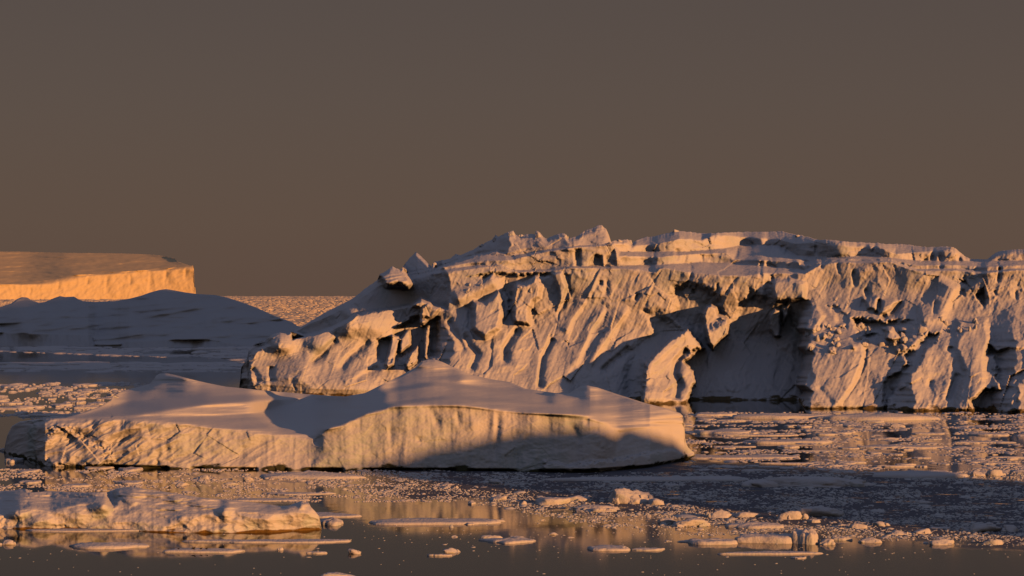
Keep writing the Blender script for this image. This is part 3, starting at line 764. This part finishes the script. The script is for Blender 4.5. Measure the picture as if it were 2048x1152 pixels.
# ---------------- two bergs standing outside the picture to the right, which shade the water, the low berg and the left berg
def plain_berg(center, rx, ry, h, seed, label):    # a broad flat topped berg
    n, m = 96, 28
    a = np.linspace(0, 2 * np.pi, n, endpoint=False)[:, None]
    r = np.linspace(0, 1, m)[None, :]
    rad = 1 + 0.06 * fbm(np.cos(a) * 1.6 + seed, np.sin(a) * 1.6, 0.4, 3)
    prof = np.where(r < 0.86, 1 - 0.10 * (r / 0.86) ** 2, 0.90 * (1 - (r - 0.86) / 0.14))
    x = np.cos(a) * rx * rad * r; y = np.sin(a) * ry * rad * r      # rx lies across the light, ry along it
    z = h * prof * (1 + 0.10 * fbm(x / rx * 2 + seed, y / ry * 2, 1.2, 4)) - 2 * (r >= 1)
    Vv = np.stack([x * p2[0] + y * d2[0], x * p2[1] + y * d2[1], z], -1)
    Vv[:, -1, 2] = -2
    idx = np.arange(n * m).reshape(n, m)
    nx = np.roll(idx, -1, 0)
    Q = np.stack([idx[:, :-1], nx[:, :-1], nx[:, 1:], idx[:, 1:]], -1).reshape(-1, 4)
    me = mesh_np('side_berg', Vv.reshape(-1, 3) + np.array([*center, 0]), quads=Q)
    return link('iceberg', me, M_BIG, label, 'iceberg')

d2 = np.array([-math.sin(az), math.cos(az)]); p2 = np.array([math.cos(az), math.sin(az)])
def plan(p, s):
    return p2 * p + d2 * s
plain_berg(plan(103.2, -6), 14.6, 15, 15.4, 2.0, 'broad iceberg just outside the picture, its shadow on the brash ice')
plain_berg(plan(302, 45), 69, 34, 66.0, 5.0, 'tall iceberg outside the picture beyond the huge crevassed one')

# ------------------------------------------------------------------ far pack ice: one uneven sheet of jammed floes
px1 = np.arange(-150, 1150, 2.2)
py1 = np.concatenate([np.arange(593.4, 612, 0.35), np.arange(612, 662, 0.6)])
PX, PY = np.meshgrid(px1, py1, indexing='ij')
Dp = depth_at(PY)
hgt = 0.9 * (fbm(PX / 16, PY / 1.3, 2.0, 3) + 0.05) + 0.6 * fbm(PX / 6, PY / 0.7, 7.0, 2)
hgt = np.where(hgt > 0, hgt, hgt * 0.4)
fade = sstep(662, 652, PY)
Zp = (hgt * 1.1 * np.clip(Dp / 3982 * 1.3, 0.25, 3.2)) * fade + 0.12 - 0.6 * (1 - fade)
Vp = np.stack([(PX - CX) / FPX * Dp, Dp, Zp], -1)
idx = np.arange(PX.size).reshape(PX.shape)
Q = np.stack([idx[:-1, :-1], idx[:-1, 1:], idx[1:, 1:], idx[1:, :-1]], -1).reshape(-1, 4)[:, ::-1]
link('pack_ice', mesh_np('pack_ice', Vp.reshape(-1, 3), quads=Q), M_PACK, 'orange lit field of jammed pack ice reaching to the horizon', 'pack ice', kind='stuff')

# ------------------------------------------------------------------ floes and ice lumps
def floe_mesh(seed, a, b, th, rough=0.3, n=44, crown=0.0):
    """a flat floe with a broken outline: rim below water, a steep edge, an uneven snow top"""
    ang = np.linspace(0, 2 * np.pi, n, endpoint=False)
    g = np.random.default_rng(seed)
    na = np.sort(g.uniform(0, 2 * np.pi, 9)); nd = g.uniform(0.7, 1.0, 9)
    c = np.cos(ang[:, None] - na[None, :])
    rad = np.minimum(np.where(c > 0.05, nd[None, :] / np.maximum(c, 0.05), 9).min(1), 1.15)     # broken along straight cracks
    rad = rad * (1 + 0.6 * rough * fbm(np.cos(ang) * 2.3 + seed * 3.1, np.sin(ang) * 2.3, seed * 1.7, 3)) + 0.03 * g.standard_normal(n)
    rings = [(1.0, -0.4 * th - 0.05), (1.0, 0.02), (0.96, th * 0.8), (0.84, th), (0.5, th), (0.2, th)]
    Vv = []
    for k, (s, z) in enumerate(rings):
        x, y = np.cos(ang) * rad * a * s, np.sin(ang) * rad * b * s
        zz = np.full(n, z)
        if k >= 2:
            q = fbm(x / max(a, 0.3) * 2.5 + seed, y / max(b, 0.3) * 2.5, seed * 0.7, 3)
            zz = z + th * 0.35 * q + crown * th * (1 - s) * (1 + q)
        Vv.append(np.stack([x, y, zz], -1))
    Vv.append(np.array([[0, 0, th * (1 + crown)]]))
    Vv = np.concatenate(Vv)
    quads, tris = [], []
    for k in range(len(rings) - 1):
        for i in range(n):
            j = (i + 1) % n
            quads.append((k * n + i, k * n + j, (k + 1) * n + j, (k + 1) * n + i))
    k = len(rings) - 1
    for i in range(n):
        tris.append((k * n + i, k * n + (i + 1) % n, len(rings) * n))
    return mesh_np('floe', Vv, quads=quads, tris=tris)

def floe(px, py, wpx, th_px, dpx, label, group=None, seed=None, crown=0.0, name='ice_floe', cat='ice floe', mat=None, rough=0.25):
    """(px, py): centre of the near edge; wpx: width, th_px: height of the edge, dpx: height of the top surface in the picture"""
    D = depth_at(py)
    s = D / FPX
    b_ = 0.5 * abs(depth_at(py - max(dpx, 0.4)) - D)
    b_ = max(b_, 0.18 * wpx * s * 0.5)
    seed = seed if seed is not None else random.randrange(1, 9999)
    me = floe_mesh(seed, wpx * s * 0.5, b_, th_px * s * 0.8, crown=crown, rough=rough)
    o = link(name, me, mat or M_FLOE, label, cat, group, loc=((px - CX) * s, D + b_, 0))
    return o

import bmesh
def ico(sub):
    bm = bmesh.new(); bmesh.ops.create_icosphere(bm, subdivisions=sub, radius=1)
    Vv = np.array([v.co[:] for v in bm.verts]); F = np.array([[v.index for v in f.verts] for f in bm.faces]); bm.free()
    return Vv, F
ICO3, ICO4 = ico(3), ico(4)
ICO2 = ico(2)

def lump_mesh(seed, a, b, h, peaks=1.0, fine=False):
    """a heap of angular broken chunks, made as one mesh"""
    Vv, F = ICO4 if fine else ICO3
    g = np.random.default_rng(int(seed * 100))
    n = 9 if fine else 6
    Vs, Fs = [], []
    for k in range(n):
        nn = g.standard_normal((9, 3)); nn /= np.linalg.norm(nn, axis=1)[:, None]
        dd = g.uniform(0.5, 1.0, 9)
        c = Vv @ nn.T
        rr = np.minimum(np.where(c > 0.08, dd / np.maximum(c, 0.08), 9).min(1), 1.25)
        P = Vv * (rr * (0.92 + 0.16 * ridged(Vv[:, 0] * 2.4 + k, Vv[:, 1] * 2.4, Vv[:, 2] * 2.4 + seed, 4)))[:, None]
        sz = 1.0 if k == 0 else g.uniform(0.25, 0.6)
        off = np.array([0, 0, 0]) if k == 0 else np.array([g.uniform(-0.75, 0.75), g.uniform(-0.6, 0.6), 0.0])
        wide = (0.75 if k == 0 else 0.5)
        tall = (0.6 + 0.4 * min(peaks, 1.2)) if k == 0 else g.uniform(0.35, 0.8) * min(1.0, 0.5 + peaks * 0.4)
        Q = P * np.array([wide, wide, 1.0]) * (sz if k else 1.0)
        Q[:, 2] *= tall / max(Q[:, 2].max(), 1e-3)
        Q[:, 2] = np.where(Q[:, 2] < 0, Q[:, 2] * 0.3, Q[:, 2])
        Vs.append(Q + off); Fs.append(F + k * len(Vv))
    P = np.concatenate(Vs)
    P *= np.array([a, b, h]) / np.array([np.abs(P[:, 0]).max(), np.abs(P[:, 1]).max(), P[:, 2].max()])
    return mesh_np('lump', P, tris=np.concatenate(Fs))

def lump(px, py, wpx, hpx, label, group=None, seed=None, peaks=1.0, name='ice_lump', cat='ice chunk', fine=False, depth=0.6, mat=None):
    D = depth_at(py); s = D / FPX
    seed = seed if seed is not None else random.randrange(1, 999)
    b_ = wpx * s * 0.5 * depth
    me = lump_mesh(seed * 1.37, wpx * s * 0.5, b_, hpx * s * 0.72, peaks, fine)
    return link(name, me, mat or M_FLOE, label, cat, group, loc=((px - CX) * s, D + b_ * 0.8, 0))

# seracs on the crest and fallen blocks on the ledges of the huge iceberg: parts of it
def on_berg(px, py):
    i = int(np.clip(np.searchsorted(B.px1, px), 0, len(B.px1) - 1))
    j = int(np.argmin(np.abs(B.PY[i] - py)))
    D = B.D[i, j]
    return np.array([(px - CX) / FPX * D, D, H + (HOR - B.PY[i, j]) / FPX * D]), D / FPX
def berg_block(name, px, py, w, h, seed, lean=0.0):
    P, sc = on_berg(px, py)
    me = lump_mesh(seed, w * sc * 0.5, w * sc * 0.4, h * sc, 1.1)
    o = link(name, me, M_BIG, parent=BERG, loc=(P[0], P[1] + 0.1 * w * sc, P[2] - 0.12 * h * sc))
    o.rotation_euler = (0, lean, random.uniform(0, 6.28) if lean == 0 else 0.3)
for k, (px, py, w, h) in enumerate(((1022,470,15,9),(1042,473,12,5),(1077,473,11,11),(1131,475,11,8),(1240,483,12,6),(1259,485,11,7),(990,480,11,8),(963,493,11,6),(870,532,11,9),(1352,464,14,6),(1596,473,12,4),(1903,497,10,4))):
    berg_block('serac', px, py, w, h, 60 + k * 1.3, lean=random.uniform(-0.25, 0.25))
for k in range(30):
    berg_block('fallen_block', random.uniform(1600, 1850), random.uniform(655, 705), random.uniform(9, 26), random.uniform(7, 15), 90 + k * 1.7)
for k in range(9):
    berg_block('fallen_block', random.uniform(1880, 1960), random.uniform(640, 665), random.uniform(8, 16), random.uniform(6, 12), 190 + k * 1.7)
for k in range(8):
    berg_block('fallen_block', random.uniform(920, 1080), random.uniform(552, 590), random.uniform(7, 15), random.uniform(5, 10), 230 + k * 1.7)

# named floes, front water
floe(200, 1098, 172, 6, 9, 'low snowy floe below the left half of the small lumpy iceberg', crown=0.6)
bird_floe = floe(402, 1106, 190, 5, 7, 'thin floe with a row of tiny dark birds on it')
floe(550, 1087, 312, 4, 6, 'long thin floe under the right end of the small lumpy iceberg', rough=0.18)
floe(180, 1064, 300, 3, 5, 'long thin floe hugging the foot of the small lumpy iceberg', rough=0.18)
floe(880, 1050, 312, 6, 10, 'big flat floe alone in the calm water before the long low iceberg', rough=0.2)
floe(1027, 1088, 116, 5, 11, 'floe with a pale broken right end in the reflecting water', crown=0.5)
floe(882, 1113, 46, 4, 2, 'narrow sliver of ice just below a rounded white lump')
floe(632, 1108, 42, 4, 3, 'little flat floe left of the pinkish rounded lump')
floe(1222, 1103, 92, 6, 9, 'flat floe carrying a small knob at its right end')
lump(1245, 1100, 18, 10, 'small ice knob on the right end of a flat floe')
floe(1298, 1102, 72, 4, 4, 'thin dark edged floe right of the floe with a knob')
floe(1420, 1090, 100, 9, 7, 'left low slab beside the thickest floe at the right')
floe(1535, 1088, 130, 15, 12, 'thick broken floe with upright golden sides at the lower right')
floe(1616, 1090, 52, 26, 9, 'square golden ice block at the right end of the thick floe', crown=0.3, seed=44)
lump(1655, 1090, 34, 16, 'small pointed ice piece right of the square golden block')
floe(1545, 1110, 205, 4, 5, 'thin olive edged floe in front of the thick broken floe')
floe(1390, 1085, 60, 3, 3, 'thin dark sliver left of the thick broken floe')
floe(1600, 1118, 30, 3, 3, 'tiny dark floe below the thin olive edged floe')
lump(903, 1106, 42, 13, 'rounded white ice lump on the open reflecting water')
lump(707, 1108, 30, 14, 'pinkish rounded ice lump right of the long thin floe')
lump(560, 1101, 14, 8, 'tiny peaked ice lump between two thin floes')
lump(678, 1156, 80, 13, 'pink ice lump cut by the lower picture edge')
lump(12, 1090, 40, 14, 'ice lump at the left picture edge below the small iceberg')
floe(660, 1052, 60, 8, 8, 'broken low floe at the right tip of the small lumpy iceberg', crown=0.8)
floe(640, 1036, 150, 4, 9, 'shaded flat floe behind the right tip of the small lumpy iceberg')
floe(540, 1003, 200, 3, 5, 'flat pinkish floe just behind the small lumpy iceberg')
floe(590, 990, 150, 3, 4, 'thin floe strip farther behind the small lumpy iceberg')
floe(608, 958, 240, 6, 8, 'pale pink floe with a low hump before the long low iceberg', crown=1.2)
lump(655, 956, 60, 12, 'low white hump on the pale pink floe', peaks=0.5)
floe(1330, 964, 420, 5, 9, 'wide grey floe below the right end of the long low iceberg', rough=0.15)
floe(1850, 956, 195, 9, 9, 'bright strip of ice behind the pale shaded bergy slab at the right', crown=0.4)
lump(1958, 952, 30, 14, 'dark little ice lump beside a pale one at the right edge')
lump(1995, 952, 44, 18, 'pale ice lump beside a dark little one at the right edge')
# pale slab in shade
lump(1620, 975, 285, 26, 'pale greenish slab of ice in shade with a dark left notch', peaks=0.35, fine=True, depth=0.35, name='bergy_bit', cat='ice chunk', seed=5)
lump(1525, 974, 90, 18, 'low pale hump at the left end of the greenish slab', peaks=0.5)
lump(1265, 1008, 100, 42, 'pointed craggy ice lump standing up from dark brash', peaks=1.3, fine=True, seed=12, name='bergy_bit')
lump(1310, 1010, 46, 18, 'smaller craggy lump leaning on the right of the pointed one', peaks=1.1)
lump(1232, 1004, 40, 18, 'small crag left of the pointed ice lump', peaks=1.1)
lump(1640, 1033, 112, 27, 'blue grey smooth hump of ice in the dark brash at the right', peaks=0.6, fine=True, name='bergy_bit')
lump(1588, 1040, 66, 24, 'lit spiky ice lump left of the blue grey hump', peaks=1.2)
lump(1965, 1064, 90, 22, 'wide blue grey ice lump near the right picture edge', peaks=0.8, fine=True)
lump(2025, 1064, 44, 18, 'blue grey ice lump cut by the right picture edge', peaks=0.7)
lump(1380, 1054, 90, 22, 'pale double hump of ice at the left end of a row of lumps', peaks=0.7, fine=True)
lump(1330, 1046, 50, 12, 'little pale lump left of the pale double hump', peaks=0.9)
lump(1440, 1036, 60, 22, 'lit knobbly lump behind the pale double hump', peaks=1.0)
lump(1490, 1034, 70, 14, 'low pale lump right of the knobbly one', peaks=0.7)
floe(1520, 1058, 140, 7, 8, 'flat pinkish floe right of the pale double hump', crown=0.6)
lump(1720, 1058, 40, 16, 'small pink cone of ice in brash, left one of a scattered row', peaks=0.9)
lump(1765, 1052, 40, 12, 'low pale lump right of the small pink cone', peaks=0.9)
lump(1800, 1070, 50, 12, 'flattish lump below a scattered row in the brash at the right', peaks=0.9)
lump(1845, 1068, 40, 14, 'pale lump with a rounded top amid the brash at the right', peaks=0.9)
lump(1742, 1086, 50, 14, 'white crumbly lump at the near edge of the brash', peaks=1.2)
lump(1885, 1090, 58, 16, 'broad white lump at the near edge of the brash', peaks=1.0)
lump(1985, 1090, 48, 16, 'pointed white lump at the near edge of the brash by the right', peaks=1.0)
lump(1110, 1010, 90, 18, 'wide pale ice lump in the brash right of a small round one', peaks=0.8, fine=True)
lump(1045, 1010, 22, 12, 'small round ice lump left of the wide pale one', peaks=0.7)
lump(998, 1001, 42, 13, 'low rounded pale lump at the left of the brash field', peaks=0.7)
lump(1150, 1002, 70, 14, 'pale low lump behind the wide pale ice lump', peaks=0.8)
lump(1190, 1024, 110, 16, 'crumbled heap of ice below the pale low lump', peaks=1.3, fine=True)
lump(1355, 1000, 40, 8, 'low grey lump right of the craggy lumps', peaks=0.8)
lump(990, 966, 60, 10, 'grey ice lump near the foot of the long low iceberg', peaks=0.8)
floe(195, 938, 60, 3, 4, 'white sliver touching the foot of the long low iceberg')
floe(252, 943, 52, 5, 6, 'pale floe close below the long low iceberg, right of a white sliver')
floe(50, 946, 42, 4, 6, 'orange tinted floe below the shaded end of the long low iceberg')
floe(55, 967, 50, 4, 5, 'lit floe behind the left part of the small lumpy iceberg')
floe(145, 975, 54, 4, 6, 'white topped floe just behind the small lumpy iceberg')
lump(360, 972, 34, 10, 'lit ice lump in the reflection behind the small iceberg')
floe(255, 968, 60, 4, 5, 'grey streak of ice behind the small lumpy iceberg')
lump(405, 960, 30, 14, 'bluish upright ice lump in the reflection behind the small iceberg')
lump(460, 970, 34, 8, 'brownish ice lump in the reflection behind the small iceberg')
lump(495, 962, 26, 12, 'dark ice lump at the left end of the pale pink floe')
lump(18, 902, 44, 24, 'pale ice block half hidden at the left end of the long low iceberg', peaks=0.5)
floe(20, 926, 40, 8, 5, 'grey floe under the left end of the long low iceberg')
# in front of the huge iceberg
floe(1765, 841, 240, 9, 6, 'brightest long floe against the foot of the huge iceberg', crown=0.5, rough=0.15)
floe(1560, 838, 230, 8, 5, 'long yellow floe left of the brightest one', crown=0.3, rough=0.2)
floe(1430, 832, 90, 5, 4, 'short lit floe below the cone shaped buttress of the huge iceberg')
floe(1450, 870, 150, 8, 5, 'long lit floe right of the end of the long low iceberg', rough=0.2)
floe(1570, 888, 190, 6, 5, 'wide lit floe below the middle of the right water', rough=0.2)
floe(1500, 918, 300, 4, 6, 'very long pinkish floe level with the tip of the long low iceberg', rough=0.14)
floe(1800, 898, 170, 5, 5, 'long lit floe under the mirror image of the huge iceberg', rough=0.2)
floe(1985, 872, 90, 4, 4, 'thin dark fronted floe near the right edge')
lump(1795, 855, 34, 12, 'round ice lump with a mirror image before the huge iceberg', peaks=0.6)
lump(1805, 900, 26, 10, 'grey ice lump on the right water behind the bright strip', peaks=0.7)

# birds resting on the thin floe
def bird(px, py, hpx, label):
    D = depth_at(py) ; s = D / FPX
    Vv, F = ico(2)
    parts_V, parts_F, off = [], [], 0
    k = hpx * s
    for c, r in (((0, 0, 0.45), (0.75, 0.38, 0.42)), ((0.62, 0, 0.95), (0.26, 0.2, 0.24)), ((-0.85, 0, 0.5), (0.4, 0.14, 0.1)), ((0.95, 0, 0.92), (0.2, 0.05, 0.05)), ((0.1, 0.1, 0.08), (0.07, 0.07, 0.12))):
        parts_V.append((Vv * np.array(r) + np.array(c)) * k); parts_F.append(F + off); off += len(Vv)
    me = mesh_np('bird', np.concatenate(parts_V), tris=np.concatenate(parts_F))
    return link('bird', me, M_BIRD, label, 'bird', 'birds resting on the thin floe', loc=((px - CX) * s, D, 5 * s))
for i, (x, lab) in enumerate(((357, 'tiny dark bird alone at the left of the row on the thin floe'), (387, 'largest dark bird near the middle of the row on the thin floe'),
               (402, 'small dark bird just right of the largest bird on the floe'), (413, 'tiny dark bird at the right end of the row on the floe'))):
    bird(x, 1103.5, (2.6, 4.5, 3.4, 3.0)[i], lab)

# scattered floes, counted ones: each is told by its length, its row and what it lies below or beside
def in_sunlit_gap(px, py):
    # added gap: floes left out where the sun would light them
    w_ = water_pt(px, py); p_ = p2 @ w_[:2]
    return 698 < py < 726 and p_ < 238
def scatter(n, region, wr, th, dep, kind, cols, rows, group, lumps=0.3):
    (x0, x1), (y0, y1) = region
    for k in range(n):
        px = random.uniform(x0, x1); py = y0 + (y1 - y0) * random.random() ** 0.9
        if in_sunlit_gap(px, py): py = random.uniform(726, y1)
        wv = min(wr[1], wr[0] * math.exp(abs(random.gauss(0, 0.7))))
        is_lump = random.random() < lumps
        size = 'short' if wv < wr[0] * 1.35 else ('middling' if wv < wr[0] * 2.2 else 'long')
        col = next(t for lim, t in cols if px < lim)
        row = next(t for lim, t in rows if py < lim)
        if is_lump:
            label = f"{size.replace('short', 'small').replace('long', 'big')} {kind} block {row} {col}"
            lump(px, py, wv * 0.7, random.uniform(*th) * 1.2, label, group, name='ice_floe', cat='ice floe', peaks=0.8)
        else:
            label = f"{size} {kind} floe {row} {col}"
            floe(px, py, wv, random.uniform(*th), random.uniform(*dep), label, group, crown=random.uniform(0, 0.7))
scatter(75, ((1375, 2060), (836, 945)), (26, 170), (1.6, 3.6), (1.6, 3), 'golden',
        [(1460, 'beside the low iceberg tip'), (1600, 'below the dark hollow'), (1760, 'below the golden buttress'), (1930, 'below the diagonal cleft'), (9999, 'by the right edge')],
        [(855, 'close under the huge iceberg,'), (885, 'in the second row,'), (912, 'in the mirror strip,'), (9999, 'next to dark brash,')], 'golden floes before the huge iceberg', 0.12)
scatter(60, ((-10, 275), (769, 836)), (22, 130), (2, 5), (1.6, 3.4), 'orange lit',
        [(70, 'by the left edge'), (140, 'left of the low iceberg'), (210, 'near the sloping snow'), (9999, 'by the low iceberg')],
        [(786, 'at the shadow border,'), (803, 'in the middle rows,'), (9999, 'in the nearest rows,')], 'orange floes at the left', 0.35)
scatter(60, ((-10, 490), (699, 742)), (30, 190), (1.5, 3), (1.5, 3), 'grey shaded',
        [(90, 'by the left edge'), (190, 'before the ice wall'), (320, 'before the wall gap'), (420, 'under the grey slope'), (9999, 'by the huge iceberg end')],
        [(712, 'close to the blue iceberg,'), (727, 'in the middle shade,'), (9999, 'at the open water,')], 'shaded floes at the left', 0.08)
scatter(40, ((900, 2060), (965, 1088)), (14, 44), (2.5, 7), (2, 4), 'dull frozen',
        [(1180, 'left of the crag'), (1400, 'around the crag'), (1650, 'near the grey hump'), (1850, 'right of the hump'), (9999, 'by the right edge')],
        [(1000, 'in the far brash,'), (1045, 'in the middle brash,'), (9999, 'near the brash border,')], 'ice pieces in the brash', 0.7)

# those that read alike are told apart by their order across the water
same = {}
for o in COL.objects:
    if o.get('group') and o.name.startswith('ice_floe'):
        same.setdefault(o['label'], []).append(o)
for lab, os_ in same.items():
    if len(os_) > 1:
        os_.sort(key=lambda o: o.location.x / o.location.y)
        for o, nth in zip(os_, ('first', 'second', 'third', 'fourth', 'fifth', 'sixth', 'seventh', 'eighth', 'ninth', 'tenth', 'eleventh', 'twelfth')):
            o['label'] = f'{lab}, {nth} from left'

# ------------------------------------------------------------------ brash: thousands of small ice crumbs on the water
def brash(name, label, px, py, wpx, hpx, mat):
    n = len(px)
    D = depth_at(py); s = D / FPX
    a = wpx * s * 0.5
    th = np.linspace(0, 2 * np.pi, 6, endpoint=False)
    rr = RNG.uniform(0.65, 1.25, (n, 6)); r2 = rr * RNG.uniform(0.45, 0.9, (n, 6))
    asp = RNG.uniform(0.6, 1.3, n)
    h = hpx * s
    low = np.stack([np.cos(th) * rr * a[:, None], np.sin(th) * rr * (a * asp)[:, None], np.full((n, 6), -0.03)], -1)
    mid = np.stack([np.cos(th) * r2 * a[:, None], np.sin(th) * r2 * (a * asp)[:, None], h[:, None] * RNG.uniform(0.5, 1.0, (n, 6))], -1)
    top = np.stack([RNG.uniform(-.3, .3, n) * a, RNG.uniform(-.3, .3, n) * a, h * RNG.uniform(0.8, 1.3, n)], -1)[:, None]
    Vv = np.concatenate([low, mid, top], 1)
    Vv += np.stack([(px - CX) * s, D, np.zeros(n)], -1)[:, None]
    q = np.array([(i, (i + 1) % 6, 6 + (i + 1) % 6, 6 + i) for i in range(6)]); t = np.array([(6 + i, 6 + (i + 1) % 6, 12) for i in range(6)])
    o = (np.arange(n) * 13)[:, None, None]
    return link(name, mesh_np(name, Vv.reshape(-1, 3), quads=(q + o).reshape(-1, 4), tris=(t + o).reshape(-1, 3)), mat, label, 'brash ice', kind='stuff')

def pick(n, x, y, keep):
    px = RNG.uniform(*x, n); py = RNG.uniform(*y, n)
    k = RNG.random(n) < keep(px, py)
    return px[k], py[k]
clump = lambda px, py, sx, sy, lo, hi, sd: sstep(lo, hi, fbm(px / sx, py / sy, sd, 3))
# dark brash field
px, py = pick(46000, (640, 2080), (944, 1098), lambda x, y: (0.12 + 0.88 * clump(x, y, 120, 14, -0.25, 0.3, 1.0)) *
              sstep(0, 1, (lin([(640,980),(750,995),(1000,1018),(1150,1050),(1300,1072),(1500,1078),(2080,1098)], x) - y) / 14) * sstep(936, 952, y))
w_ = 3.0 * np.exp(np.abs(RNG.normal(0, 0.65, len(px))))
brash('brash_ice', 'dark field of fine brash ice before the long low iceberg', px, py, w_, 0.42 * w_ ** 0.6 * RNG.uniform(0.3, 1.3, len(px)), M_BRASH)
# between the berg foot and the small berg
px, py = pick(11000, (-20, 900), (938, 1004), lambda x, y: clump(x, y, 90, 8, -0.15, 0.35, 2.0))
w_ = 3.5 * np.exp(np.abs(RNG.normal(0, 0.6, len(px))))
brash('brash_ice', 'loose brash ice behind the small lumpy iceberg', px, py, w_, 0.4 * w_ ** 0.6, M_FLOE)
# right hand water
px, py = pick(13000, (1370, 2080), (824, 950), lambda x, y: clump(x, y, 160, 6, -0.1, 0.35, 3.0))
w_ = 5 * np.exp(np.abs(RNG.normal(0, 0.7, len(px))))
brash('brash_ice', 'golden streaks of brash ice before the huge iceberg', px, py, w_, 0.35 * w_ ** 0.5, M_FLOE)
# left water, lit and shaded
px, py = pick(1500, (-20, 300), (766, 838), lambda x, y: clump(x, y, 90, 6, -0.2, 0.3, 4.0))
w_ = 5 * np.exp(np.abs(RNG.normal(0, 0.7, len(px))))
brash('brash_ice', 'orange crumbs of brash ice left of the long low iceberg', px, py, w_, 0.6 * w_ ** 0.5, M_FLOE)
px, py = pick(2600, (-20, 520), (694, 744), lambda x, y: (0.02 + 0.98 * clump(x, y, 150, 6, -0.35, 0.2, 5.0)) * ~((y > 698) & (y < 726) & (p2[0] * (x - CX) / FPX * depth_at(y) + p2[1] * depth_at(y) < 238)))  # brash left out of the same added gap, so no sunlit strip shows
w_ = 8 * np.exp(np.abs(RNG.normal(0, 0.8, len(px))))
brash('brash_ice', 'shaded brash ice below the blue grey iceberg', px, py, w_, 0.3 * w_ ** 0.5, M_FLOE)
# crumbs on the calm water
px, py = pick(1500, (-20, 2080), (1030, 1150), lambda x, y: 0.15 + 0.85 * sstep(1130, 1060, y) * sstep(500, 1200, x))
w_ = 2.5 * np.exp(np.abs(RNG.normal(0, 0.6, len(px))))
brash('brash_ice', 'sparse dark crumbs of ice on the calm front water', px, py, w_, 0.3 * w_ ** 0.5, M_BRASH)

# blocks and pressure ridges standing on the far pack
n = 26000
py = 592.0 + 1.6 * (62 / 1.6) ** RNG.random(n); px = RNG.uniform(-150, 1150, n)
kk = RNG.random(n) < 0.5 + 0.5 * sstep(-0.3, 0.3, fbm(px / 60, py / 2.5, 6.6, 3))
px, py = px[kk], py[kk]
w_ = 6 * np.exp(np.abs(RNG.normal(0, 0.9, len(px))))
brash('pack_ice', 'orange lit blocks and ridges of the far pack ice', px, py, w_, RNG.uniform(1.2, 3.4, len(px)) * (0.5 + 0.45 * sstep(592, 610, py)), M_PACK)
